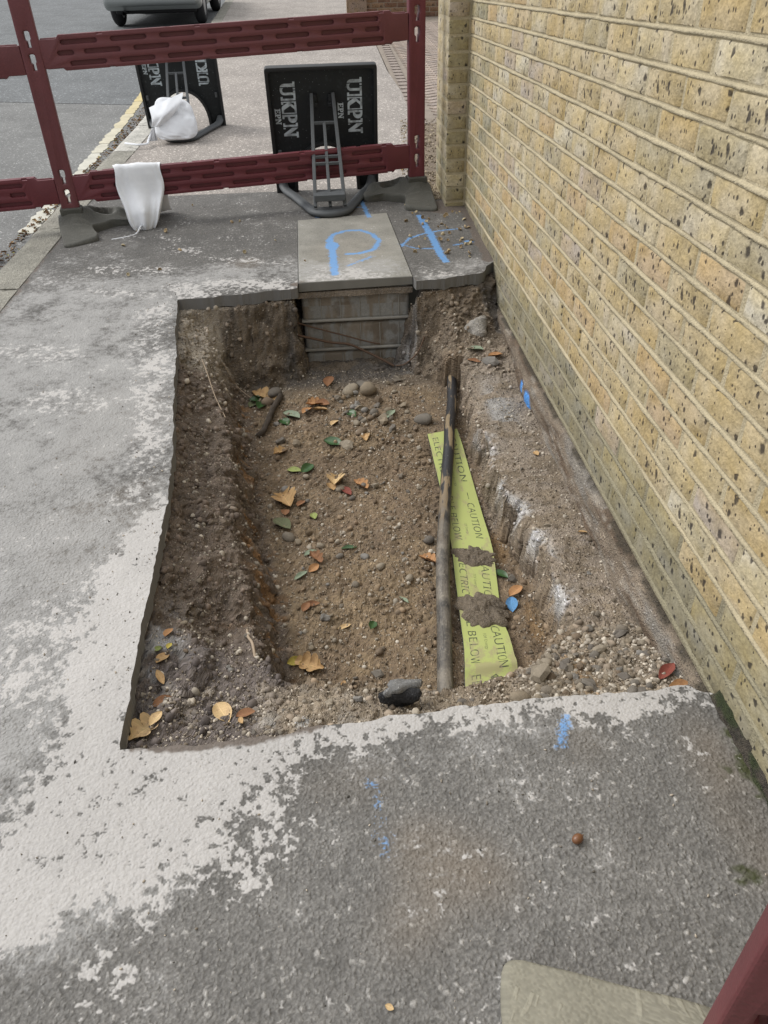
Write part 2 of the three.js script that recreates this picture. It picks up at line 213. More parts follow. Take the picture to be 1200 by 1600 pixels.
const groundFar = paintGround(winFar, 2048, 2048, {
  tone: 0.8,
  conc: layer(winFar, (g) => poly(g, SLAB.map(([x, z]) => [x + Math.sign(x - 0.06) * 0.003, z + Math.sign(z + 4) * 0.003])), 0),
  dust: layer(winFar, (g) => { poly(g, [[-0.55, -1.9], [-0.62, -2.4], [-0.68, -2.8], [-0.77, -3.35], [-0.9, -3.3], [-0.86, -2.9], [-0.76, -2.5], [-0.7, -2.0]], 0.5); poly(g, [[-0.75, -3.36], [0.3, -3.5], [0.3, -3.6], [-0.3, -3.6], [-0.85, -3.6]], 0.52); for (const [x, z, a, b, c] of [[-1.02, -3.5, 0.2, 0.05, 0.5], [-0.9, -3.75, 0.14, 0.06, 0.5], [-1.15, -3.8, 0.1, 0.06, 0.5], [-0.8, -4.05, 0.12, 0.05, 0.5], [-0.55, -4.2, 0.1, 0.04, 0.55], [-0.95, -4.25, 0.2, 0.03, 0.52], [-0.5, -3.85, 0.3, 0.05, 0.4], [-1.2, -2.9, 0.2, 0.08, 0.42], [-1.0, -2.5, 0.16, 0.1, 0.45], [-0.4, -3.52, 0.2, 0.05, 0.62], [0.05, -3.62, 0.2, 0.06, 0.5], [0.5, -3.56, 0.15, 0.04, 0.5]]) blob(g, x, z, a, b, c, 0.3); line(g, [[-1.35, -2.3], [-0.9, -2.75]], 0.03, 0.42); line(g, [[-1.3, -2.7], [-0.95, -3.05]], 0.02, 0.42); line(g, [[-1.1, -4.32], [-0.7, -4.6]], 0.02, 0.5); }, 0.03),
  film: layer(winFar, (g) => { poly(g, [[-1.7, -1.9], [-0.5, -1.9], [-0.7, -3.4], [0.3, -3.45], [0.4, -3.75], [-0.4, -3.85], [-1.0, -3.75], [-1.7, -3.5]], 0.8); poly(g, [[-1.7, -3.6], [-0.9, -3.9], [-1.0, -4.2], [-1.7, -4.0]], 0.3); poly(g, [[0.34, -3.4], [0.8, -3.4], [0.8, -3.75], [0.34, -3.72]], 0.5); }, 0.09),
  soil: layer(winFar, (g) => { line(g, [[0.75, -3.7], [0.76, -5.1]], 0.07, 0.7); blob(g, 0.62, -4.6, 0.14, 0.14, 0.6); blob(g, -0.19, -3.5, 0.05, 0.03, 0.8); blob(g, 0.34, -3.5, 0.05, 0.03, 0.7); line(g, [[-0.18, -3.53], [0.34, -3.55]], 0.012, 0.6); line(g, [[-1.5, -3.2], [-1.52, -5]], 0.06, 0.5); }, 0.015),
  moss: layer(winFar, (g) => { line(g, [[-1.5, -2], [-1.53, -5.1]], 0.05, 0.35); }, 0.02),
  rust: layer(winFar, (g) => { blob(g, -0.45, -3.8, 0.07, 0.07, 1); blob(g, -0.85, -2.3, 0.12, 0.3, 0.6); blob(g, 0.05, -3.9, 0.2, 0.2, 0.3); blob(g, -0.7, -2.35, 0.08, 0.15, 0.6); }, 0.03),
  blue: layer(winFar, (g) => {
    line(g, [[-0.032, -4.09], [-0.019, -3.95], [-0.015, -3.6]], 0.035, 0.95); blob(g, -0.02, -4.0, 0.035, 0.06, 1);
    line(g, [[-0.04, -4.08], [-0.01, -4.18], [0.06, -4.235], [0.14, -4.23], [0.2, -4.16], [0.229, -4.05], [0.2, -3.93], [0.12, -3.87], [0.05, -3.868]], 0.024, 0.9); line(g, [[0.05, -3.7], [0.18, -3.82]], 0.02, 0.5);
    line(g, [[0.486, -4.45], [0.511, -4.134], [0.528, -3.787], [0.54, -3.713]], 0.035, 1); line(g, [[0.339, -3.954], [0.394, -4.077], [0.488, -4.147], [0.579, -4.178], [0.688, -4.195]], 0.014, 0.9); line(g, [[0.341, -3.983], [0.412, -3.915], [0.542, -3.898]], 0.014, 0.8); line(g, [[0.615, -3.937], [0.66, -3.96]], 0.02, 0.6); blob(g, 0.7, -3.985, 0.025, 0.02, 0.8);
    line(g, [[0.157, -4.906], [0.199, -4.454]], 0.024, 0.95); line(g, [[-0.1, -5.233], [-0.061, -4.937], [-0.08, -4.85]], 0.024, 0.9); line(g, [[-0.13, -4.6], [-0.09, -4.5]], 0.03, 0.8); line(g, [[0.1, -4.66], [0.15, -4.66]], 0.02, 0.6);
  }, 0.006),
});
const groundMat = (t, bs) => mat({ map: t.map, bumpMap: t.bump, bumpScale: bs, roughness: 0.93 });
const tarEdge = mat({ color: lin(0.17, 0.167, 0.16), roughness: 0.8, bumpMap: groundNear.bump, bumpScale: 0.006 });
const nearMat = groundMat(groundNear, 0.0078), farMat = groundMat(groundFar, 0.006);
const winUV = (w) => (x, y, z) => [(x - w[0]) / (w[1] - w[0]), (z - w[2]) / (w[3] - w[2])];
const climb = (g) => warp(g, (v) => { if (v.y < -0.03) v.y += 0.022 * noise(v.x * 30, v.z * 30, 7) - 0.006; v.y += ground(v.z); });
{
  const front = ragged([[0.775, -1.035], [0.748, -1.05], [0.717, -1.072], [0.606, -1.064], [0.394, -1.065], [0.209, -1.056], [0.042, -1.048], [-0.095, -1.032], [-0.189, -1.017], [-0.322, -1.012], [-0.509, -1.010]], 0.011, 0.005, 3);
  const side = ragged([[-0.509, -1.010], [-0.516, -1.127], [-0.523, -1.254], [-0.529, -1.42], [-0.534, -1.613], [-0.542, -1.809], [-0.553, -2.0]], 0.014, 0.0035, 4);
  structure('footway', climb(setUV(slabGeo([[0.775, 0.3], ...front, ...side.slice(1), [-1.51, -2.0], [-1.51, 0.3]], [], 0.052), winUV(winNear))), [nearMat, tarEdge]);
  const side2 = ragged([[-0.553, -2.0], [-0.571, -2.15], [-0.599, -2.352], [-0.655, -2.794], [-0.7, -3.1], [-0.733, -3.385]], 0.016, 0.004, 5);
  const rear1 = ragged([[-0.733, -3.385], [-0.526, -3.406], [-0.35, -3.43], [-0.193, -3.456]], 0.016, 0.006, 6), rear2 = ragged([[0.366, -3.475], [0.55, -3.50], [0.69, -3.545], [0.73, -3.62], [0.775, -3.69]], 0.016, 0.007, 8);
  structure('footway', climb(setUV(slabGeo([...side2, ...rear1.slice(1), [-0.190, -3.512], [-0.2125, -4.455], [0.3085, -4.5245], [0.358, -3.53], ...rear2, [0.775, -5.06], [-1.53, -5.06], [-1.51, -2.0]], [], 0.055), winUV(winFar))), [farMat, tarEdge]);
}

// ---------------------------------------------------------------- tiled ground materials
const asphalt = bake(1024, 1024, (u, v, o) => {
  const w = worley(u * 96, v * 96, 8, 96), e = clamp((w.f2 - w.f1) * 2), n = fbm(u * 6, v * 6, 4, 2, 6), m = noise(u * 256, v * 256, 6, 256);
  const s = mix(0.6, 0.75 + 0.6 * w.id, e) * (0.8 + 0.4 * n) * (0.85 + 0.3 * m) * (w.id > 0.95 ? 1.6 : 1);
  o[0] = s * 0.5; o[1] = s * 0.5; o[2] = s * 0.5; o[3] = 0.2 + 0.6 * e * (0.4 + 0.6 * w.id) + 0.15 * m;
});
const patchy = bake(1024, 1024, (u, v, o) => { const n = fbm(u * 5, v * 5, 6, 4, 5), m = fbm(u * 60, v * 60, 3, 14, 60); const s = 0.5 * (0.72 + 0.4 * n + 0.25 * (m - 0.5)); o[0] = o[1] = o[2] = s; o[3] = 0.4 * n + 0.6 * m; });
const asphaltMat = (c, bs = 0.004) => mat({ map: asphalt.map, bumpMap: asphalt.bump, bumpScale: bs, color: c, roughness: 0.92 });
const planUV = (s) => (x, y, z) => [x / s, z / s];
const sheet = (pts, y, scale, seg = 0) => { const g = slabGeo(pts, [], 0.03); setUV(g, planUV(scale)); return warp(g, (v) => { v.y += ground(v.z) + y; }); };
const kerbFront = lerpTable([[-60, -5.2], [-22, -2.2], [-16.6, -1.97], [-11, -1.75], [-8.3, -1.66], [-6.8, -1.64], [-5.8, -1.68], [-4.4, -1.70], [4, -1.70]]);
const zs = []; for (let z = 5; z > -60; z -= z > -10 ? 0.8 : 4) zs.push(z);
structure('footway', sheet([[0.775, 3.4], [0.775, 0.301], [-1.51, 0.301], [-1.51, 3.4]], 0, 1.0), asphaltMat(lin(0.26, 0.255, 0.245)));
const kb = (z) => kerbFront(z) + 0.19;
structure('footway', sheet([...[-5.061, -5.8, -6.8, -8.3, -11, -16.6, -22, -60].map((z) => [kb(z) - 0.01, z]), [-2.2, -60], [0.6, -21], [0.70, -11.6], [0.69, -9.7], [0.755, -7.8], [0.64, -6.7], [0.56, -5.8], [0.5, -5.061]].reverse(), 0, 1.3), asphaltMat(lin(0.70, 0.63, 0.565), 0.003));
structure('road', sheet([...zs.map((z) => [kerbFront(z) + 0.02, z]), [-40, -60], [-40, 5]], -0.1, 1.1), asphaltMat(lin(0.44, 0.44, 0.425), 0.006));
structure('road_patch', sheet([[-1.93, -8.76], [-3.42, -9.2], [-7, -9.5], [-40, -10], [-40, -60], [-5.1, -60], [-2.2, -23], [-2.06, -14]], -0.096, 1.6), asphaltMat(lin(0.315, 0.33, 0.335), 0.002));
structure('verge', sheet([[0.5, -5.061], [0.56, -5.8], [0.64, -6.7], [0.757, -6.9], [8, -6.9], [8, -5.061]], -0.004, 0.7), mat({ map: patchy.map, bumpMap: patchy.bump, bumpScale: 0.012, color: lin(0.36, 0.28, 0.2) }));
structure('terrain', sheet([[40, 5], [40, -120], [-60, -120], [-60, 5]], -0.62, 4), mat({ map: patchy.map, color: lin(0.3, 0.28, 0.22) }));

// worn yellow line along the gutter, in broken pieces
{
  const line_ = new THREE.Group(); line_.name = 'road_marking'; line_.userData.kind = 'structure'; scene.add(line_);
  const rl = rng(31), cx = lerpTable([[-13, -2.12], [-9.6, -1.985], [-8.15, -1.918], [-6.8, -1.882], [-5.9, -1.862], [-4.6, -1.85], [-3.5, -1.84]]);
  for (let z = -4.75; z > -12.6;) {
    const L = z > -7 ? 0.3 + 0.25 * rl() : 0.5 + 0.35 * rl(), n = 10, a = [], b = [];
    for (let i = 0; i <= n; i++) { const zz = z - L * i / n, e = i === 0 || i === n ? 0.012 : 0; a.push([cx(zz) - 0.047 + 0.03 * (rl() - 0.5) + e, zz]); b.push([cx(zz) + 0.047 + 0.03 * (rl() - 0.5) - e, zz]); }
    const t = clamp((-6.4 - z) / 2.6), g = slabGeo([...b, ...a.reverse()], [], 0.006); setUV(g, planUV(0.4)); warp(g, (v) => { v.y += ground(v.z) - 0.095; });
    mesh('painted_strip', g, mat({ map: patchy.map, color: lin(1.05, mix(1.02, 0.86, t), mix(0.88, 0.42, t)), roughness: 0.85 }), line_);
    z -= L + 0.006 + 0.03 * rl() * rl();
  }
}
// kerb stones
{
  const kerb = new THREE.Group(); kerb.name = 'kerb'; kerb.userData.kind = 'structure'; scene.add(kerb);
  const stone = bake(512, 512, (u, v, o) => { const n = fbm(u * 8, v * 8, 5, 3, 8), m = noise(u * 128, v * 128, 5, 128), w = worley(u * 48, v * 48, 3, 48); const s = 0.5 * (0.6 + 0.55 * n + 0.3 * (m - 0.5) + (w.id > 0.8 ? 0.16 : 0) - (w.id < 0.15 ? 0.16 : 0)); o[0] = s * 1.02; o[1] = s; o[2] = s * 0.94; o[3] = 0.5 * m + 0.5 * n; });
  const pale = mat({ map: stone.map, bumpMap: stone.bump, bumpScale: 0.004, color: lin(0.95, 0.94, 0.9) }), old = mat({ map: stone.map, bumpMap: stone.bump, bumpScale: 0.009, color: lin(0.56, 0.545, 0.49) });
  for (let z = 0.9; z > -26;) {
    const L = z < -12 ? 1.8 : 0.9, z2 = z - L + 0.012, g = new THREE.BoxGeometry(0.19, 0.24, L - 0.012, 6, 3, 8), k0 = kerbFront(z), k1 = kerbFront(z2), q = z * 13;
    warp(g, (v) => { const t = (v.z + (L - 0.012) / 2) / (L - 0.012), zz = mix(z2, z, t); const r = 0.016, ex = v.x < -0.08 && v.y > 0.1; let x = v.x + 0.095 + mix(k1, k0, t), y = v.y - 0.12 + ground(zz); if (ex) { y -= r; x += 0.004; } x += 0.008 * (noise(q + zz * 9, v.y * 30, 6) - 0.5); y += 0.008 * (noise(q + zz * 14, v.x * 40, 7) - 0.5); v.set(x, y + 0.004, zz); });
    setUV(g, (x, y, z_) => [(x + y) / 0.5, z_ / 0.5]); mesh('kerb_stone', g, z < -6.2 && z > -9.5 ? pale : old, kerb); z -= L;
  }
}

// ---------------------------------------------------------------- soil of the pit
let pitMesh;
const soilTex = bake(1024, 1024, (u, v, o) => {
  const n = fbm(u * 9, v * 9, 5, 3, 9), m = noise(u * 200, v * 200, 7, 200), w = worley(u * 70, v * 70, 5, 70), e = clamp((w.f2 - w.f1) * 2), st = w.id > 0.86 ? e : 0;
  const w1 = w.id, w2 = worley(u * 150, v * 150, 9, 150), e2 = clamp((w2.f2 - w2.f1) * 2), s2 = w2.id > 0.8 ? e2 : 0;
  let s = 0.5 * (0.62 + 0.62 * n) * (0.82 + 0.36 * m); s *= 1 + st * (w1 > 0.94 ? 0.9 : 0.3) + s2 * (w2.id > 0.92 ? 0.8 : -0.3);
  o[0] = s; o[1] = s * (1 + 0.03 * st); o[2] = s * (1 + 0.12 * st + 0.1 * s2); o[3] = 0.4 * n + 0.25 * m + 0.35 * st + 0.2 * s2;
});
const soilMat = mat({ map: soilTex.map, bumpMap: soilTex.bump, bumpScale: 0.011, vertexColors: true, roughness: 0.97 });
const soilColor = (x, z, y, o) => {
  const n = fbm(x * 5, z * 5, 3, 18), m = fbm(x * 22, z * 22, 3, 28), q = fbm(x * 11, z * 40, 2, 55);
  let c = [0.315, 0.228, 0.142];                                                     // brown subsoil of the floor
  const to = (k, r, g, b) => { k = clamp(k); c = [mix(c[0], r, k), mix(c[1], g, k), mix(c[2], b, k)]; };
  to(sst(0.5, 0.7, n) * 0.45, 0.39, 0.285, 0.165); to(sst(0.5, 0.68, m) * 0.35, 0.24, 0.17, 0.115);
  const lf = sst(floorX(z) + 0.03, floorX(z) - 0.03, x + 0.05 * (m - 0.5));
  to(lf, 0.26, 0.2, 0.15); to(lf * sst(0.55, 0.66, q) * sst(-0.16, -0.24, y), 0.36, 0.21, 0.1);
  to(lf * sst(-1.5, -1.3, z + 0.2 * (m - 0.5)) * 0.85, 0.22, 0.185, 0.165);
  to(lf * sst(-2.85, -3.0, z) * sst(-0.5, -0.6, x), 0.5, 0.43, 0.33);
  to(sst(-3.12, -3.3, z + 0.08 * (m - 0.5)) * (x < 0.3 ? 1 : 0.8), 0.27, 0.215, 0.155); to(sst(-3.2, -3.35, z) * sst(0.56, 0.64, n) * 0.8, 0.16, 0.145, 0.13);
  to(sst(-2.9, -3.02, z) * sst(-0.52, -0.6, x + 0.1 * (m - 0.5)) * 0.95, 0.62, 0.54, 0.43);
  const fr = sst(lipZ(x) - 0.03, lipZ(x) + 0.03, z + 0.04 * (m - 0.5)); to(fr * sst(-0.3, -0.15, x + 0.2 * (n - 0.5)), 0.44, 0.355, 0.255); to(fr * sst(0.55, 0.75, m) * 0.6, 0.56, 0.48, 0.38);
  const be = sst(benchX(z) - 0.03, benchX(z) + 0.03, x + 0.04 * (m - 0.5)) * sst(-3.3, -3.1, z) * sst(-1.38, -1.48, z);
  to(be, 0.44, 0.36, 0.275); to(be * sst(0.52, 0.64, m), 0.36, 0.285, 0.2);
  const ed = Math.exp(-(((x - benchX(z) - 0.01) / 0.035) ** 2)) * sst(-2.75, -2.6, z) * sst(-1.4, -1.55, z); to(ed * sst(-0.27, -0.2, y) * sst(0.5, 0.6, fbm3(x * 14, y * 14, z * 14, 3, 71)), 0.85, 0.82, 0.78);
  const fc = Math.exp(-(((x - benchX(z) + 0.05) / 0.03) ** 2)) * sst(-3, -2.7, z); to(fc * 0.6 * sst(0.45, 0.6, n), 0.4, 0.24, 0.1);
  to(sst(0.56, 0.6, x) * Math.exp(-(((x - 0.63) / 0.07) ** 2) - (((z + 2.72) / 0.2) ** 2)) * sst(0.45, 0.5, fbm(x * 12, z * 9, 2, 81)) * 1.3, 0.5, 0.475, 0.44);
  to(Math.exp(-(((x + 0.49) / 0.05) ** 2) - (((z + 1.36) / 0.12) ** 2)) * sst(0.45, 0.55, m), 0.62, 0.6, 0.57);
  to(Math.exp(-(((x + 0.14) / 0.08) ** 2) - (((z + 1.1) / 0.04) ** 2)) * sst(0.5, 0.6, m), 0.6, 0.58, 0.54);
  to(Math.exp(-(((x - 0.335) / 0.03) ** 2) - (((z + 3.42) / 0.04) ** 2)) * sst(0.4, 0.5, m), 0.75, 0.74, 0.72);
  const g = 0.58 * (0.86 + 0.3 * noise(x * 90, z * 90, 3)); o[0] = c[0] * g; o[1] = c[1] * g; o[2] = c[2] * g;
};
{
  const x0 = -0.80, x1 = 0.79, z0 = -3.76, z1 = -0.96, nx = 300, nz = 528, pos = new Float32Array((nx + 1) * (nz + 1) * 3), uv = new Float32Array((nx + 1) * (nz + 1) * 2), col = new Float32Array(pos.length), idx = new Uint32Array(nx * nz * 6), c = [0, 0, 0];
  for (let j = 0, k = 0; j <= nz; j++) for (let i = 0; i <= nx; i++, k++) {
    const x = mix(x0, x1, i / nx), z = mix(z0, z1, j / nz), y = pitHeight(x, z); pos[3 * k] = x; pos[3 * k + 1] = y; pos[3 * k + 2] = z;
    const yy = y + 0.325; uv[2 * k] = (x + mix(-1, 1, sst(-0.2, 0.4, x)) * yy) / 0.62; uv[2 * k + 1] = (z + mix(-1, 1, sst(-2.8, -1.8, z)) * yy) / 0.62;
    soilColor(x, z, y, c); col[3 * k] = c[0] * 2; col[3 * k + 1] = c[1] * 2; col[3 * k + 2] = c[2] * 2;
  }
  for (let j = 0, q = 0; j < nz; j++) for (let i = 0; i < nx; i++) { const a = j * (nx + 1) + i, b = a + 1, d = a + nx + 1, e = d + 1; idx.set([a, d, b, b, d, e], q); q += 6; }
  const g = new THREE.BufferGeometry(); g.setAttribute('position', new THREE.BufferAttribute(pos, 3)); g.setAttribute('uv', new THREE.BufferAttribute(uv, 2)); g.setAttribute('color', new THREE.BufferAttribute(col, 3)); g.setIndex(new THREE.BufferAttribute(idx, 1)); g.computeVertexNormals();
  const nr = g.attributes.normal;                                                   // clods and hollows in the steep banks
  for (let k = 0; k < nr.count; k++) { const nX = nr.getX(k), nY = nr.getY(k), nZ = nr.getZ(k), x = pos[3 * k], y = pos[3 * k + 1], z = pos[3 * k + 2], st = sst(0.25, 0.7, 1 - nY * nY) * sst(0.04, 0.07, Math.min(1, ground(z) - y)); if (st < 0.01) continue;
    let d = 0.06 * (fbm3(x * 9, y * 13, z * 9, 3, 7) - 0.5) + 0.03 * (0.5 - Math.abs(fbm3(x * 24, y * 30, z * 24, 2, 17) - 0.5) * 4) * fbm3(x * 5, y * 7, z * 5, 2, 27) + 0.014 * (noise3(x * 70, y * 80, z * 70, 37) - 0.5); d *= st; pos[3 * k] += nX * d; pos[3 * k + 1] += nY * d * 0.6; pos[3 * k + 2] += nZ * d;
    const f = fbm3(x * 16, y * 26, z * 16, 3, 47), q = 0.75 + 0.6 * f; for (let c3 = 0; c3 < 3; c3++) col[3 * k + c3] *= mix(1, q, st); if (f > 0.62) { const t = sst(0.62, 0.7, f) * st * 0.5; col[3 * k] = mix(col[3 * k], 0.36, t); col[3 * k + 1] = mix(col[3 * k + 1], 0.3, t); col[3 * k + 2] = mix(col[3 * k + 2], 0.22, t); } }
  g.computeVertexNormals();
  structure('ground', g, soilMat); pitMesh = g;
}

// ---------------------------------------------------------------- brick wall with its pier
const XW = 0.773, COURSE = 0.075, Y0 = -0.017, PITCH = 0.225;
const brickTex = bake(2048, 2048, (u, v, o) => {                                  // 1.6 m across
  const X = u * 1.6, Y = v * 1.6, n = fbm(u * 24, v * 24, 4, 3, 24), m = fbm(u * 220, v * 220, 2, 13, 220), f = noise(u * 700, v * 700, 5, 700), p = fbm(u * 9, v * 11, 3, 45, 0);
  const hu = fbm(u * 14, v * 30, 3, 85, 0) - 0.5; let s = 0.5 * (0.70 + 0.46 * n + 0.42 * (m - 0.5) + 0.2 * (f - 0.5)), r = s * (1 + 0.12 * hu), g = s * (0.97 + 0.08 * (n - 0.5)), b = s * (0.9 + 0.35 * (n - 0.5) - 0.35 * hu), h = 0.5 + 0.3 * (n - 0.5) + 0.35 * (m - 0.5) + 0.15 * (f - 0.5);
  if (p > 0.58) { const k = sst(0.58, 0.68, p) * 0.5; r = mix(r, 0.56, k); g = mix(g, 0.56, k); b = mix(b, 0.62, k); }
  for (let q = 0; q < 3; q++) {                                                     // burnt specks, taller than wide
    const a = [92, 46, 24][q], c = [70, 34, 17][q], thr = [0.6, 0.7, 0.86][q], w = worley(u * a + 0.25 * n, v * c, 60 + q), rad = [0.22, 0.21, 0.19][q] * (0.45 + 0.9 * hash((w.id * 9999) | 0, q, 5));
    if (w.id > thr) { const k = sst(rad, rad * 0.45, w.f1 + 0.12 * (m - 0.5)); r = mix(r, 0.05, k * 0.9); g = mix(g, 0.047, k * 0.9); b = mix(b, 0.055, k * 0.9); h -= 0.25 * k; }
  }
  const cr = fbm(u * 70, v * 90, 3, 33, 70); h += 0.5 * (cr - 0.5); const gr = 0.88 + 0.24 * cr + (f > 0.86 ? -0.16 : f < 0.12 ? 0.12 : 0); r *= gr; g *= gr; b *= gr;
  o[0] = r; o[1] = g; o[2] = b; o[3] = h;
});
const tints = [[0.95, 0.785, 0.49], [0.99, 0.835, 0.54], [0.91, 0.73, 0.43], [0.99, 0.865, 0.61], [0.95, 0.73, 0.44], [0.82, 0.715, 0.48], [0.85, 0.72, 0.56], [1.05, 0.94, 0.69], [0.79, 0.69, 0.47], [0.90, 0.775, 0.53]];
const brickMats = tints.map((t) => mat({ map: brickTex.map, bumpMap: brickTex.bump, bumpScale: 0.004, color: lin(t[0] * 1.0, t[1] * 1.0, t[2]), roughness: 0.95 }));
const dirtyMats = [[0.70, 0.62, 0.40], [0.62, 0.565, 0.38], [0.76, 0.655, 0.42]].map((t) => mat({ map: brickTex.map, bumpMap: brickTex.bump, bumpScale: 0.003, color: lin(...t), roughness: 0.96 }));
const mossMats = [[0.56, 0.515, 0.345], [0.60, 0.54, 0.37], [0.50, 0.465, 0.33]].map((t) => mat({ map: brickTex.map, bumpMap: brickTex.bump, bumpScale: 0.003, color: lin(t[0] * 0.95, t[1] * 0.95, t[2]), roughness: 0.97 }));
function brickGeo(len, seed, dep = 0.05, ht = 0.065) {                              // face looks to -x; len runs along z
  const q = rng(seed), nu = 6, nv = 3, P = [], UVs = [], I = [], ou = q() * 3, ov = q() * 3, push = (x, y, z) => { P.push(x, y, z); UVs.push((z + ou) / 1.6 + Math.abs(x) * 0.4, (y + ov) / 1.6); return P.length / 3 - 1; };
  const us = [-0.5, -0.472, -0.25, 0, 0.25, 0.472, 0.5], vs = [-0.5, -0.42, 0.42, 0.5], grid = [];
  for (let j = 0; j <= nv; j++) for (let i = 0; i <= nu; i++) { const ed = (i === 0 || i === nu ? 1 : 0) + (j === 0 || j === nv ? 1 : 0), inner = ed ? 0 : 1; grid.push(push(ed ? 0.0042 + 0.003 * q() + (ed - 1) * 0.002 : -0.0016 * q(), vs[j] * ht + (q() - 0.5) * (ed ? 0.0035 : 0.001) - inner * 0, us[i] * len + (q() - 0.5) * (ed ? 0.004 : 0.002))); }
  for (let j = 0; j < nv; j++) for (let i = 0; i < nu; i++) { const a = grid[j * (nu + 1) + i], b = grid[j * (nu + 1) + i + 1], c = grid[(j + 1) * (nu + 1) + i], d = grid[(j + 1) * (nu + 1) + i + 1]; I.push(a, b, d, a, d, c); }
  const back = [push(dep, -ht / 2, -len / 2), push(dep, -ht / 2, len / 2), push(dep, ht / 2, len / 2), push(dep, ht / 2, -len / 2)], fr = [grid[0], grid[nu], grid[grid.length - 1], grid[nv * (nu + 1)]];
  for (let k = 0; k < 4; k++) { const a = fr[k], b = fr[(k + 1) % 4], c = back[(k + 1) % 4], d = back[k]; I.push(b, a, d, b, d, c); }
  const g = new THREE.BufferGeometry(); g.setAttribute('position', new THREE.Float32BufferAttribute(P, 3)); g.setAttribute('uv', new THREE.Float32BufferAttribute(UVs, 2)); g.setIndex(I); g.computeVertexNormals(); return g;
}
const stretchers = Array.from({ length: 12 }, (_, i) => brickGeo(0.214, 100 + i)), halves = Array.from({ length: 4 }, (_, i) => brickGeo(0.102, 200 + i));
const mortarTex = bake(512, 512, (u, v, o) => { const n = fbm(u * 10, v * 10, 4, 3, 10), m = noise(u * 170, v * 170, 6, 170); const s = 0.5 * (0.78 + 0.3 * n + 0.25 * (m - 0.5)); o[0] = s; o[1] = s * 0.985; o[2] = s * 0.95; o[3] = 0.5 * n + 0.5 * m; });
const mortarMat = mat({ map: mortarTex.map, bumpMap: mortarTex.bump, bumpScale: 0.003, color: lin(0.90, 0.785, 0.54), roughness: 0.97 }), mortarOld = mat({ map: mortarTex.map, bumpMap: mortarTex.bump, bumpScale: 0.004, color: lin(0.56, 0.51, 0.355), roughness: 0.97 });
const wall = thing('brick_wall', 'yellow stock brick wall with dark specks running beside the pit', 'wall', [XW, 0, 0]);
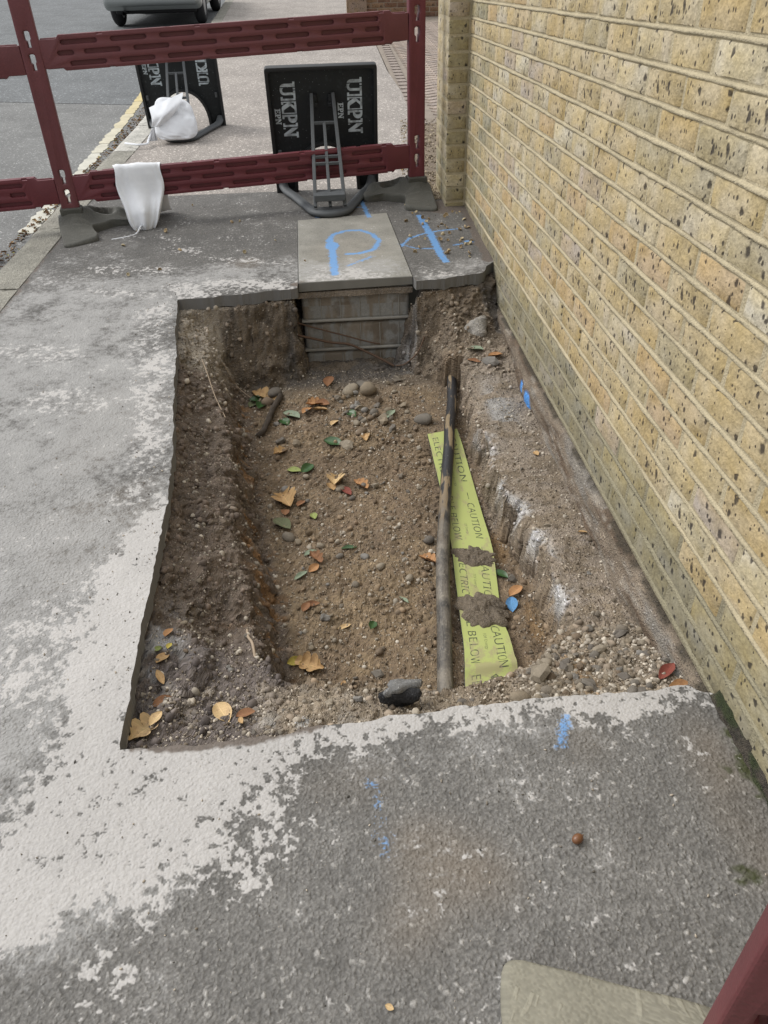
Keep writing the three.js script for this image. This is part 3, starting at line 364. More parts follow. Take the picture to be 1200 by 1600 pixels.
{
  const ZN = 1.35, ZF = -4.62, COURSES = 25, rb = rng(5), cam = camera.clone(); cam.aspect = 0.75; cam.updateProjectionMatrix(); cam.updateMatrixWorld(true);
  const core = bx(0.1, 1.9, ZN - ZF, 0.0525, Y0 + 0.95 - 0.02, (ZN + ZF) / 2); setUV(core, (x, y, z) => [z / 0.5, y / 0.5]); mesh('mortar_core', core, mortarMat, wall);
  const lowCore = bx(0.09, 0.235, ZN - ZF - 0.01, 0.0465, Y0 + 0.1, (ZN + ZF) / 2); setUV(lowCore, (x, y, z) => [z / 0.5, y / 0.5]); mesh('mortar_core', lowCore, mortarOld, wall);
  const list = [];
  for (let c = 0; c < COURSES; c++) {
    const y = Y0 + c * COURSE + COURSE / 2, off = c % 2 ? PITCH / 2 : 0;
    for (let n = -7; n < 24; n++) {
      let za = -(n * PITCH + off), zb = za - PITCH, half = false; if (za > ZN) continue; if (zb < ZF - 0.002) { if (za - PITCH / 2 < ZF - 0.002) continue; zb = za - PITCH / 2; half = true; }
      const zc = (za + zb) / 2; if (y < ground(zc) - 0.06 && zc > -1.0) continue;
      const p = new THREE.Vector3(XW, y, zc), d = p.distanceTo(cam.position); p.project(cam);
      const inside = Math.abs(p.x) < 1.12 && Math.abs(p.y) < 1.06 && p.z < 1, area = inside && (y > ground(zc) - 0.04 || (zc < -1 && zc > -3.6)) ? Math.abs(new THREE.Vector3(XW, y, za).project(cam).x - new THREE.Vector3(XW, y, zb).project(cam).x) / d : 0;
      list.push({ y, zc, c, half, area });
    }
  }
  list.sort((a, b) => b.area - a.area); const rest = [], restLow = [];
  list.forEach((b, k) => {
    const g = b.half ? halves[Math.floor(rb() * 4)] : stretchers[Math.floor(rb() * 12)], low = b.y - Math.max(0, ground(b.zc));
    const grime = b.c === 0 || low < 0.05 ? mossMats : b.c === 1 || low < 0.11 ? (rb() < 0.6 ? dirtyMats : mossMats) : b.c === 2 ? (rb() < 0.75 ? dirtyMats : brickMats) : b.zc < -4 && rb() < 0.5 ? dirtyMats : brickMats;
    const x = (b.c === 0 ? -0.001 : 0) + 0.003 * (rb() - 0.5), rot = 0.012 * (rb() - 0.5), flip = rb() < 0.5, m = grime[Math.floor(rb() * rb() * grime.length * 1.3) % grime.length];
    if (k < 298 && b.area > 0) { const o = mesh('brick', g, m, wall); o.position.set(x, b.y + 0.003 * (rb() - 0.5), b.zc + 0.003 * (rb() - 0.5)); o.rotation.x = rot + (flip ? Math.PI : 0); }
    else { const h = flat(g.clone()); h.rotateX(rot); h.translate(x, b.y, b.zc); (b.c < 2 ? restLow : rest).push(h); }
  });
  stuff(mesh('brick_courses', mergeGeometries(rest), brickMats[0], wall)); if (restLow.length) stuff(mesh('lowest_brick_courses', mergeGeometries(restLow), mossMats[0], wall));
  // weathered bed joints: struck back at the top, proud at the foot
  for (let c = 0; c <= COURSES; c++) {
    const y = Y0 + c * COURSE, N = 260, prof = [[0.006, 0.0075], [0.0005, 0.001], [-0.0028, -0.0045], [0.005, -0.009]], low = c < 2;
    const g = gridGeo(N, 3, (u, v) => { const z = mix(ZN, ZF, u), k = Math.round(v * 3), [px, py] = prof[k], n = noise(z * 22, c * 7.1, 4) - 0.5, w = noise(z * 6, c * 3.3, 8) - 0.5, f = noise(z * 70, c * 5 + k, 12) - 0.5; return [px * (low ? 0.55 : 1) + (k < 3 ? 0.003 * n + 0.0025 * w + 0.0012 * f : 0) - (low ? 0.002 : 0), y + py + 0.003 * w + 0.0018 * n, z]; });
    setUV(g, (x, y_, z) => [z / 0.5, y_ / 0.5 + c * 0.1]); mesh('bed_joint', g, c < 3 ? mortarOld : mortarMat, wall);
  }
  // cement-smeared footing below the lowest course, where the pit lays it bare
  const foot = gridGeo(260, 26, (u, v) => { const z = mix(-1.0, -3.76, u), y = mix(-0.03, -0.34, v), n = fbm(z * 9, y * 22, 4, 3) - 0.5, s = fbm(z * 2.5, y * 9, 2, 13) - 0.5; return [-0.006 - 0.012 * sst(0, 0.12, v) + 0.02 * n + 0.02 * s - 0.03 * sst(0.45, 0.7, v) + (v < 0.02 ? 0.022 : 0), y + 0.012 * n * (v < 0.06 ? 1 : 0), z]; });
  setUV(foot, (x, y, z) => [z / 0.6, (y + x) / 0.6]);
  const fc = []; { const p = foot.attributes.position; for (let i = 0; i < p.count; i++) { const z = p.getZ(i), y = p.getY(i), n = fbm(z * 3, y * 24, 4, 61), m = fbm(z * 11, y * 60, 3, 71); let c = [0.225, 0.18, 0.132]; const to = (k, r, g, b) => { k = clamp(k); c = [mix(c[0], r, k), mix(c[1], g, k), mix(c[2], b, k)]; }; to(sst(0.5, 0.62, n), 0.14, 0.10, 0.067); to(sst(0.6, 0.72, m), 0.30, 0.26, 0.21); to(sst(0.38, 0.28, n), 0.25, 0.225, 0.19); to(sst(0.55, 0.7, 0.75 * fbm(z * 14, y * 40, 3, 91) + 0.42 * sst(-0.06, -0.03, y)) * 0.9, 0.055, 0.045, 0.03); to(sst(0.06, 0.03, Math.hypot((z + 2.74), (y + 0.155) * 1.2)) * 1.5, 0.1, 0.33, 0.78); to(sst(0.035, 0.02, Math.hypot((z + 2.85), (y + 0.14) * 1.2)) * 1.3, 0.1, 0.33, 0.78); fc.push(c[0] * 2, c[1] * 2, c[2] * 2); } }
  foot.setAttribute('color', new THREE.Float32BufferAttribute(fc, 3)); mesh('footing', foot, soilMat, wall);
  // pier at the end: half a brick proud, alternating headers
  const pier = new THREE.Group(); pier.name = 'pier'; pier.position.set(-0.117, 0, 0); wall.add(pier);
  const pz0 = -4.605, pz1 = -5.06, pc = bx(0.2145, 1.75, pz0 - pz1 + 0.001, 0.1085, 0.87, (pz0 + pz1) / 2); setUV(pc, (x, y, z) => [(z + x) / 0.5, y / 0.5]); mesh('mortar_core', pc, mortarMat, pier);
  const heads = Array.from({ length: 5 }, (_, i) => { const g = brickGeo(0.105, 300 + i, 0.03); g.rotateY(Math.PI / 2); return g; });
  for (let c = 1; c < 23; c++) {
    const y = Y0 + c * COURSE + COURSE / 2, dm = c < 5 ? dirtyMats : c < 9 ? (rb() < 0.5 ? dirtyMats : brickMats.slice(5)) : brickMats;
    const o = mesh('brick', heads[c % 5], rb() < 0.7 ? dirtyMats[Math.floor(rb() * 3)] : brickMats[5 + Math.floor(rb() * 4)], pier); o.position.set(0.0535, y, pz0 + 0.002 + 0.003 * rb());
    const parts = c % 2 ? [[pz0 - 0.107, 0], [pz0 - 0.332, 0], ] : [[pz0 - 0.051, 1], [pz0 - 0.219, 0], [pz0 - 0.389, 1]];
    for (const [z, h] of parts) { const b = mesh('brick', h ? halves[Math.floor(rb() * 4)] : stretchers[Math.floor(rb() * 12)], dm[Math.floor(rb() * dm.length)], pier); b.position.set(0.001 * rb(), y, z); }
  }
}

// a low red-brown wall across the far end of the drive
{
  const far = thing('garden_wall', 'red-brown brick wall far behind at the end of the drive', 'wall', [0.62, ground(-15.5), -15.5], 0);
  const m = [[0.44, 0.25, 0.15], [0.50, 0.31, 0.19], [0.37, 0.2, 0.125], [0.5, 0.36, 0.25]].map((t) => mat({ map: brickTex.map, color: lin(...t) }));
  const core = bx(3.6, 1.5, 0.2, 1.8, 0.7, -0.1); setUV(core, (x, y) => [x / 0.5, y / 0.5]); mesh('mortar_core', core, mat({ map: mortarTex.map, color: lin(0.62, 0.5, 0.38) }), far);
  const gs = Array.from({ length: 4 }, (_, i) => { const g = brickGeo(0.212, 400 + i, 0.03); g.rotateY(Math.PI / 2); return g; });
  const rb = rng(77); for (let c = 0; c < 14; c++) for (let n = 0; n < 15; n++) { const o = mesh('brick', gs[Math.floor(rb() * 4)], m[Math.floor(rb() * 4)], far); o.position.set(0.115 + n * 0.225 + (c % 2) * 0.1125, 0.02 + c * 0.075, 0.006); }
  const pil = bx(0.34, 1.62, 0.34, -0.02, 0.78, -0.1); setUV(pil, (x, y, z) => [(x + z) / 1.6, y / 1.6]); mesh('pier', pil, m[3], far);
}

// block-paved drive beyond the pier
{
  const drive = new THREE.Group(); drive.name = 'driveway'; drive.userData.kind = 'structure'; scene.add(drive);
  mesh('bed', sheet([[0.70, -6.85], [0.72, -15.4], [8, -15.4], [8, -6.85]], -0.007, 0.6), mat({ map: patchy.map, bumpMap: patchy.bump, bumpScale: 0.006, color: lin(0.5, 0.42, 0.34) }), drive);
  const ms = [[0.50, 0.41, 0.345], [0.46, 0.375, 0.31], [0.53, 0.43, 0.355], [0.42, 0.35, 0.3]].map((t) => mat({ map: asphalt.map, color: lin(...t).multiplyScalar(1.3) }));
  const g = new RoundedBoxGeometry(0.198, 0.05, 0.098, 1, 0.004); setUV(g, (x, y, z) => [x, z]); const rp = rng(12); let n = 0; const q = Math.SQRT1_2;
  const far = [];
  for (let a = -70; a < 70; a++) for (let b = -70; b < 70; b++) {                                   // herringbone on the diagonal
    const m4 = (((a - b) % 4) + 4) % 4; if (m4 !== 0 && m4 !== 3) continue; const k = m4 === 3;
    const u0 = (a + (k ? 0.5 : 1)) * 0.1, v0 = (b + (k ? 1 : 0.5)) * 0.1, x = 1.4 + (u0 - v0) * q, z = -10 + (u0 + v0) * q; if (x < 0.87 || x > 2.4 || z > -7.0 || z < -14.5) continue;
    const gy = ground(z) - 0.026 + 0.003 * rp();
    if (x > 1.75 || z < -12.2) { const h = flat(g.clone()); h.rotateY(k ? Math.PI / 4 : -Math.PI / 4); h.translate(x, gy, z); far.push(h); continue; }
    if (n++ > 290) continue;
    const o = mesh('paver', g, ms[Math.floor(rp() * 4)], drive); o.position.set(x, gy, z); o.rotation.set(-0.0, (k ? 1 : -1) * Math.PI / 4, 0);
  }
  if (far.length) stuff(mesh('pavers', mergeGeometries(far), ms[0], drive));
  for (let z = -6.95; z > -12; z -= 0.205) { const o = mesh('edging_block', g, ms[3], drive); o.position.set(0.765 - 0.012 * (z + 7), ground(z) - 0.02, z); o.rotation.y = Math.PI / 2; }
}

// ---------------------------------------------------------------- inspection chamber at the head of the pit
{
  const cover = thing('inspection_cover', 'square concrete cover slab sprayed with a blue P', 'cover slab');
  const g = climb(setUV(slabGeo(SLAB, [], 0.05, 0.003), winUV(winFar))); g.translate(0, 0.003, 0);
  const rim = mat({ map: patchy.map, bumpMap: patchy.bump, bumpScale: 0.003, color: lin(0.44, 0.43, 0.39) });
  mesh('slab', g, [farMat, rim], cover);
  const ch = thing('inspection_chamber', 'grey ribbed plastic chamber rings buried under the cover slab', 'chamber', [0.078, 0, -3.83]);
  const rt = bake(512, 512, (u, v, o) => { const n = fbm(u * 6, v * 6, 5, 3), st = fbm(u * 30, v * 4, 4, 13), m = noise(u * 160, v * 160, 6), k = sst(0.5, 0.66, st * 0.6 + n * 0.5), q = sst(0.58, 0.68, fbm(u * 9, v * 9, 4, 33)); let s = 0.29 * (0.75 + 0.4 * n + 0.2 * (m - 0.5)), r = s, g_ = s * 1.0, b = s * 0.95; r = mix(r, 0.2, k * 0.7); g_ = mix(g_, 0.155, k * 0.7); b = mix(b, 0.105, k * 0.7); r = mix(r, 0.13, q * 0.6); g_ = mix(g_, 0.1, q * 0.6); b = mix(b, 0.07, q * 0.6); o[0] = r; o[1] = g_; o[2] = b; o[3] = 0.4 * n + 0.4 * m + 0.2 * k; });
  const grey = mat({ map: rt.map, bumpMap: rt.bump, bumpScale: 0.003, color: lin(1, 1, 1), roughness: 0.8 }), dark = mat({ map: patchy.map, color: lin(0.6, 0.58, 0.52), roughness: 0.7 });
  const levels = [[0.088, -0.078], [-0.09, -0.228], [-0.24, -0.39]];
  levels.forEach(([t, b], i) => {
    const w = 0.525 - i * 0.006, ring = bx(w, t - b, 0.57, 0, (t + b) / 2, 0, 0.02); setUV(ring, (x, y, z) => [(x + z) / 0.9, y / 0.9 + i * 0.3]); const r = mesh('ring', ring, grey, ch);
    const fl = bx(w + 0.012, 0.014, 0.585, 0, b + 0.004, 0.004, 0.006); setUV(fl, (x, y, z) => [(x + z) / 0.9, y]); mesh('flange', fl, dark, r);
    for (let k = -2; k <= 2; k++) mesh('rib', bx(0.005, t - b - 0.02, 0.005, k * 0.095 + 0.02, (t + b) / 2 + 0.004, 0.286, 0.002), dark, r);
  });
  const grime = climb(slabGeo(ragged([[-0.2, -3.53], [0.35, -3.54], [0.34, -3.6], [-0.2, -3.6], [-0.2, -3.53]], 0.02, 0.006, 9).slice(0, -1), [], 0.026)); grime.translate(0, -0.05, 0.012); setUV(grime, (x, y, z) => [(x) / 0.4, (y + z) / 0.4]);
  mesh('bedding_mortar', grime, mat({ map: soilTex.map, bumpMap: soilTex.bump, bumpScale: 0.01, color: lin(0.55, 0.46, 0.36) }), ch).position.set(-0.078, 0, 3.83);
}

// ---------------------------------------------------------------- barrier along the far side
const plastic = bake(512, 512, (u, v, o) => { const n = fbm(u * 5, v * 5, 4, 3, 5), m = noise(u * 150, v * 150, 6, 150), w = fbm(u * 12, v * 60, 3, 23, 12), sc = noise(u * 14, v * 14, 33, 14); let s = 0.5 * (0.82 + 0.3 * n + 0.08 * (m - 0.5)), r = s, g = s, b = s; const k = sst(0.62, 0.74, w) * 0.10 + sst(0.72, 0.85, fbm(u * 30, v * 30, 3, 41, 30)) * 0.25; r = mix(r, 0.8, k * 0.5); g = mix(g, 0.95, k * 0.12); b = mix(b, 0.95, k * 0.12); o[0] = r; o[1] = g; o[2] = b; o[3] = 0.5 * n + 0.3 * m; });
const maroon = mat({ map: plastic.map, bumpMap: plastic.bump, bumpScale: 0.0012, color: lin(0.27, 0.052, 0.068), roughness: 0.5 }), maroonWorn = mat({ map: plastic.map, bumpMap: plastic.bump, bumpScale: 0.0015, color: lin(0.275, 0.075, 0.082), roughness: 0.55 });

const rubberTex = bake(512, 512, (u, v, o) => { const n = fbm(u * 7, v * 7, 5, 3, 7), m = noise(u * 180, v * 180, 6, 180), sc = sst(0.66, 0.7, fbm(u * 9, v * 70, 3, 21, 0)), d = sst(0.5, 0.7, fbm(u * 4, v * 4, 4, 51, 4)); let s = 0.5 * (0.62 + 0.45 * n + 0.3 * (m - 0.5)); s = mix(s, 0.75, 0.35 * sc + 0.3 * d); o[0] = s * 1.02; o[1] = s; o[2] = s * 0.93; o[3] = 0.5 * n + 0.3 * m - 0.2 * sc; });
const rubberDusty = mat({ map: rubberTex.map, bumpMap: rubberTex.bump, bumpScale: 0.004, color: lin(0.44, 0.42, 0.35), roughness: 0.85 });
const rubber = mat({ map: rubberTex.map, bumpMap: rubberTex.bump, bumpScale: 0.003, color: lin(0.165, 0.165, 0.15), roughness: 0.7 });
const TURN = 0.176, PL = [-1.46, -4.487], PR = [0.508, -4.837];
function postGeo() {
  const w = 0.0475, s = new THREE.Shape([[-w, 0.06], [w, 0.06], [w, 1.09], [-w, 1.09]].map((p) => new THREE.Vector2(...p)));
  for (const y of [0.906, 0.808, 0.274, 0.174]) s.holes.push(new THREE.Path([[-0.006, y - 0.034], [0.009, y - 0.034], [0.009, y - 0.004], [0.014, y + 0.004], [0.014, y + 0.03], [0.008, y + 0.036], [-0.008, y + 0.036], [-0.014, y + 0.03], [-0.014, y + 0.0], [-0.006, y - 0.008]].map((p) => new THREE.Vector2(...p))));
  const g = new THREE.ExtrudeGeometry(s, { depth: 0.038, bevelEnabled: true, bevelThickness: 0.007, bevelSize: 0.007, bevelOffset: -0.007, bevelSegments: 3 }); g.translate(0, 0, -0.019); const h = toCreasedNormals(g, 0.7); setUV(h, (x, y, z) => [(x + z) / 0.6, y / 0.6]); return h;
}
function footGeo() {
  const out = [[-0.04, 0.335], [0.02, 0.32], [0.145, 0.262], [0.118, 0.19], [0.1, 0.115], [0.16, 0.085], [0.215, 0.03], [0.255, 0.045], [0.325, 0.04], [0.335, -0.03], [0.27, -0.12], [0.17, -0.18], [0.06, -0.19], [-0.06, -0.17], [-0.085, -0.06], [-0.075, 0.08], [-0.055, 0.22]];
  const N = 120, per = [], lens = []; let T = 0; for (let i = 0; i < out.length; i++) { const a = out[i], b = out[(i + 1) % out.length]; lens.push(Math.hypot(b[0] - a[0], b[1] - a[1])); T += lens[i]; }
  for (let k = 0; k < N; k++) { let d = T * k / N, i = 0; while (d > lens[i]) d -= lens[i++]; const a = out[i], b = out[(i + 1) % out.length], t = d / lens[i]; per.push([mix(a[0], b[0], t), mix(a[1], b[1], t)]); }
  const sm = per.map((_, k) => { let x = 0, z = 0; for (let q = -2; q <= 2; q++) { const p = per[(k + q + N) % N]; x += p[0] / 5; z += p[1] / 5; } return [x, z]; });
  const c = [0.03, 0.02], H = (x, z) => { let h = 0.036 + 0.062 * Math.exp(-((x / 0.11) ** 2) - ((z / 0.12) ** 2)) + 0.045 * Math.exp(-(((z + 0.04 - (x - 0.1) * -0.2) / 0.07) ** 2)) * sst(0, 0.1, x) * sst(0.31, 0.24, x) - 0.055 * sst(1.1, 0.6, Math.hypot((x - 0.155) / 0.062, (z + 0.03) / 0.03)); return Math.max(0.012, h - 0.02 * sst(0.2, 0.33, z)); };
  const g = gridGeo(N, 16, (u, v) => { const k = Math.round(u * N) % N, r = Math.min(1, v * 16 / 14), p = sm[k]; let x = mix(c[0], p[0], r), z = mix(c[1], p[1], r); if (v > 0.999) return [x, 0, z]; if (v > 0.93) return [x * 1, Math.max(0.008, H(x, z) - 0.012), z]; if (r > 0.999) { x = mix(c[0], p[0], 0.975); z = mix(c[1], p[1], 0.975); } return [x, H(x, z), z]; });
  setUV(g, (x, y, z) => [x / 0.6, (z + y) / 0.6]); return g;
}
const gPost = postGeo(), gFoot = footGeo(), gSocket = bx(0.118, 0.045, 0.078, 0, 0.095, 0, 0.008);
setUV(gSocket, (x, y, z) => [(x + z) / 0.5, y / 0.5]);
function post(pos, turn, label, mirrored, lift, m) {
  const p = thing('barrier_post', label, 'barrier post', [pos[0], ground(pos[1]) + (lift < 0 ? lift : 0), pos[1]], turn, 'maroon barrier posts on rubber feet'); const o = mesh('post', gPost, m, p); if (lift > 0) o.position.y = lift; if (mirrored === 2) o.rotation.y = Math.PI / 2;
  const f = mesh('foot', gFoot, mirrored === 2 ? rubberDusty : rubber, p); f.rotation.x = 0.05 * Math.cos(turn); mesh('socket', gSocket, rubber, f); if (mirrored === 1) f.scale.x = -1;
}
post(PL, TURN, 'scratched maroon barrier post in a rubber foot beside the kerb', 0, 0, maroonWorn);
post(PR, TURN, 'maroon barrier post in a rubber foot close to the brick pier', 1, 0.03, maroon);
post([-1.46 - 1.969, -4.487 + 0.35], TURN, 'maroon barrier post in a rubber foot standing out on the road', 0, -0.1, maroon);
post([0.473, -0.358], -2.094, 'maroon barrier post in a dusty grey foot at the lower right corner of the picture', 2, 0, maroonWorn);
function railGeo() {
  const L = 1.905, x0 = 0.0475, Ht = 0.155, top = [], bot = [], S = 0.243;
  const outline = [[x0, 0.013], [x0 + 0.085, 0.013], [x0 + 0.1, 0]];
  for (let k = 0; k < 4; k++) { const c = 0.375 + k * 0.486; outline.push([c - 0.014, 0], [c - 0.014, 0.006], [c + 0.014, 0.006], [c + 0.014, 0]); }
  outline.push([x0 + L - 0.1, 0], [x0 + L - 0.085, 0.013], [x0 + L, 0.013], [x0 + L, Ht - 0.016], [x0 + L - 0.085, Ht - 0.016], [x0 + L - 0.1, Ht]);
  for (let k = 3; k >= 0; k--) { const c = 0.345 + k * 0.486; outline.push([c + 0.014, Ht], [c + 0.014, Ht - 0.009], [c - 0.014, Ht - 0.009], [c - 0.014, Ht]); }
  outline.push([x0 + 0.1, Ht], [x0 + 0.085, Ht - 0.016], [x0, Ht - 0.016]);
  const plate = new THREE.Shape(outline.map((p) => new THREE.Vector2(...p)));
  const slot = (a, b, y) => { const r = 0.0105, p = new THREE.Path(); p.moveTo(a + r, y - r); p.lineTo(b - r, y - r); p.absarc(b - r, y, r, -Math.PI / 2, Math.PI / 2, false); p.lineTo(a + r, y + r); p.absarc(a + r, y, r, Math.PI / 2, Math.PI * 1.5, false); plate.holes.push(p); };
  for (let k = 0; k < 7; k++) { slot(0.15 + k * S, 0.328 + k * S, 0.122); slot(0.175 + k * S, 0.353 + k * S, 0.03); if (k < 6) slot(0.255 + k * S, 0.433 + k * S, 0.077); }
  slot(0.125, 0.205, 0.077); slot(1.71, 1.79, 0.077);
  const g = new THREE.ExtrudeGeometry(plate, { depth: 0.012, bevelEnabled: true, bevelThickness: 0.004, bevelSize: 0.004, bevelOffset: -0.004, bevelSegments: 2, curveSegments: 5 }); g.translate(0, 0, 0.007); const f = toCreasedNormals(g, 0.6), b = f.clone(); b.rotateY(Math.PI); b.translate(2, 0, 0);
  const face = merge([f, b]); setUV(face, (x, y, z) => [x / 0.7, y / 0.7]); const core = bx(L - 0.02, Ht - 0.02, 0.012, 1, Ht / 2, 0, 0.006); setUV(core, (x, y, z) => [x / 0.7, y / 0.7]); return [face, core];
}
const [gFace, gCore] = railGeo();
function rail(pos, y, slope, label, m) { const r = thing('barrier_rail', label, 'barrier rail', [pos[0], y, pos[1]], TURN, 'slotted maroon barrier rails'); r.rotation.z = slope; mesh('moulded_face', gFace, m, r); mesh('core', gCore, m, r); return r; }
rail(PL, 0.937, 0.0285, 'slotted maroon upper rail spanning both barrier posts above the signs', maroonWorn);
rail(PL, 0.308, 0.018, 'slotted maroon lower rail with a white sandbag hung over it', maroon);
rail([PL[0] - 1.969, PL[1] + 0.35], 0.895, 0.012, 'upper maroon rail running out over the road from the kerbside post', maroonWorn);
rail([PL[0] - 1.969, PL[1] + 0.35], 0.275, 0.014, 'lower maroon rail running out over the road from the kerbside post', maroon);

// ---------------------------------------------------------------- sandbags
const weave = bake(512, 512, (u, v, o) => { const a = Math.sin(u * 128 * Math.PI) * Math.sin(v * 128 * Math.PI), n = fbm(u * 5, v * 5, 5, 3, 5); const s = 0.5 * (0.86 + 0.2 * n + 0.04 * a); o[0] = s; o[1] = s * 1.0; o[2] = s * 1.0; o[3] = 0.5 + 0.2 * a + 0.3 * n; });
const bagMat = new THREE.MeshStandardMaterial({ map: weave.map, bumpMap: weave.bump, bumpScale: 0.002, color: lin(1.6, 1.64, 1.7), roughness: 0.8, side: THREE.DoubleSide });
{
  const bag = thing('sandbag', 'white sandbag hung over the lower maroon barrier rail', 'sandbag', [PL[0], ground(PL[1]), PL[1]], TURN);
  // one closed sack folded over the rail: u round the sack, v along it from the tied mouth in front to the weighted end behind
  const path = [[0.115, -0.012], [0.105, 0.03], [0.085, 0.08], [0.062, 0.15], [0.044, 0.22], [0.034, 0.27], [0.016, 0.304], [-0.014, 0.307], [-0.032, 0.27], [-0.05, 0.2], [-0.1, 0.1], [-0.13, 0.05], [-0.14, 0.03]].map(([z, y]) => new THREE.Vector3(0, y, z)), curve = new THREE.CatmullRomCurve3(path);
  const g = gridGeo(48, 64, (u, v) => {
    const t = v, p = curve.getPoint(t), a = u * Math.PI * 2, tg = curve.getTangent(t), nrm = new THREE.Vector3(0, -tg.z, tg.y);
    const w = mix(0.055, 0.125, Math.pow(sst(-0.02, 0.34, t), 0.7)) + 0.004 * Math.sin(t * 25), th = 0.004 + 0.05 * Math.exp(-(((t - 0.14) / 0.11) ** 2)) + 0.05 * Math.exp(-(((t - 0.86) / 0.12) ** 2)) * sst(1, 0.93, t) + 0.02 * sst(0.12, 0.02, t);
    const ca = Math.cos(a), sa = Math.sin(a), sx = Math.sign(ca) * Math.pow(Math.abs(ca), 0.75), sy = Math.sign(sa) * Math.pow(Math.abs(sa), 0.8);
    const cr = 0.012 * Math.sin(ca * 7 + t * 9) * sst(0.45, 0.1, t) + 0.009 * (noise(ca * 3.2 + 5, t * 3 + sa, 3) - 0.5) + 0.008 * Math.sin(ca * 14 + 3 * t) * sst(0.3, 0.05, t) + 0.006 * (noise(ca * 8 + 11 + t * 4, t * 10, 9) - 0.5);
    const cx = 0.395 - 0.02 * sst(0.3, 0, t) + 0.01 * sst(0.7, 1, t) * 2;
    const q = th * sy + cr; return [cx + w * sx, p.y + nrm.y * q, p.z + nrm.z * q];
  });
  setUV(g, (x, y, z) => [x / 0.25, (y - z * 0.5) / 0.25]); mesh('sack', g, bagMat, bag);
  mesh('tie_cord', tube([[0.37, 0.012, 0.12], [0.36, 0.02, 0.16], [0.33, -0.008, 0.2], [0.27, -0.011, 0.24], [0.2, -0.012, 0.26]], 0.005, 24, 6), bagMat, bag);
  const fr = gridGeo(16, 6, (u, v) => { const a = (u - 0.5) * 3.4, r = mix(0.012, 0.045, v) * (0.8 + 0.5 * noise(u * 9, 2, 5)); return [0.375 + Math.sin(a) * r, 0.02 - 0.03 * v + 0.014 * Math.sin(u * 31) * v, 0.115 + Math.cos(a) * r * 0.6]; }); mesh('gathered_mouth', fr, bagMat, bag);
}

// ---------------------------------------------------------------- folding sign frames seen from behind
function stencil(words) {
  const c = document.createElement('canvas'); c.width = 640; c.height = 700; const g = c.getContext('2d'); g.fillStyle = '#1b2022'; g.fillRect(0, 0, 640, 700); const rs = rng(91);
  for (let i = 0; i < 900; i++) { g.fillStyle = `rgba(${rs() < 0.6 ? '80,88,90' : '14,17,18'},${0.08 + 0.15 * rs()})`; g.beginPath(); g.arc(rs() * 640, rs() * 700, 1 + rs() * 9, 0, 7); g.fill(); }
  for (const [text, x, y, size, sx, rot] of words) { g.save(); g.translate(x, y); g.rotate(rot); g.scale(sx, 1); g.font = `bold ${size}px serif`; g.fillStyle = g.strokeStyle = 'rgba(200,212,218,1)'; g.lineWidth = size * 0.055; g.textBaseline = 'middle'; g.fillText(text, 0, 0); g.strokeText(text, 0, 0); g.restore(); }
  const d = g.getImageData(0, 0, 640, 700); for (let j = 0; j < 700; j++) for (let i = 0; i < 640; i++) { const k = (j * 640 + i) * 4; if (d.data[k] > 60) { const n = fbm(i / 22, j / 22, 4, 5), f = clamp(0.85 + 0.9 * (n - 0.42)); for (let q = 0; q < 3; q++) d.data[k + q] = mix(28, d.data[k + q], f); } }
  g.putImageData(d, 0, 0); g.fillStyle = '#1a1f21';
  for (const [text, x, y, size, sx, rot] of words) if (size > 60) { const s = Math.sign(rot); for (let q = 0; q < 4; q++) g.fillRect(x - 50, y + s * (26 + q * 72), 100, 5); }   // bridges of the stencil
  for (let i = 0; i < 130; i++) { g.fillStyle = 'rgba(190,198,200,0.7)'; g.beginPath(); g.arc(rs() * 640, rs() * 700, 0.8 + rs() * 1.3, 0, 7); g.fill(); }
  const t = new THREE.CanvasTexture(c); t.colorSpace = THREE.SRGBColorSpace; return t;
}
function boardShape(w, h, ax, ay, inset) {
  const s = new THREE.Shape(), a = w / 2 - inset, top = h - inset; s.moveTo(-a, 0); s.lineTo(-a, top - 0.02); s.quadraticCurveTo(-a, top, -a + 0.02, top); s.lineTo(a - 0.02, top); s.quadraticCurveTo(a, top, a, top - 0.02); s.lineTo(a, 0); s.lineTo(ax + inset, 0);
  for (let k = 0; k <= 20; k++) { const q = Math.PI * k / 20; s.lineTo(Math.cos(q) * (ax + inset), Math.pow(Math.sin(q), 0.8) * (ay + inset)); } s.lineTo(-ax - inset, 0); s.closePath(); return s;
}
const blackPl = mat({ map: plastic.map, bumpMap: plastic.bump, bumpScale: 0.001, color: lin(0.034, 0.038, 0.04), roughness: 0.55 }), greyPl = mat({ map: patchy.map, bumpMap: patchy.bump, bumpScale: 0.001, color: lin(0.17, 0.185, 0.195), roughness: 0.6 });
const bar = (a, b, w, d) => { const A = new THREE.Vector3(...a), B = new THREE.Vector3(...b), L = A.distanceTo(B), g = bx(w, d, L, 0, 0, 0, 0.003), o = new THREE.Object3D(); o.position.copy(A).add(B).multiplyScalar(0.5); o.lookAt(B.x, B.y, B.z); o.updateMatrix(); g.applyMatrix4(o.matrix); return g; };
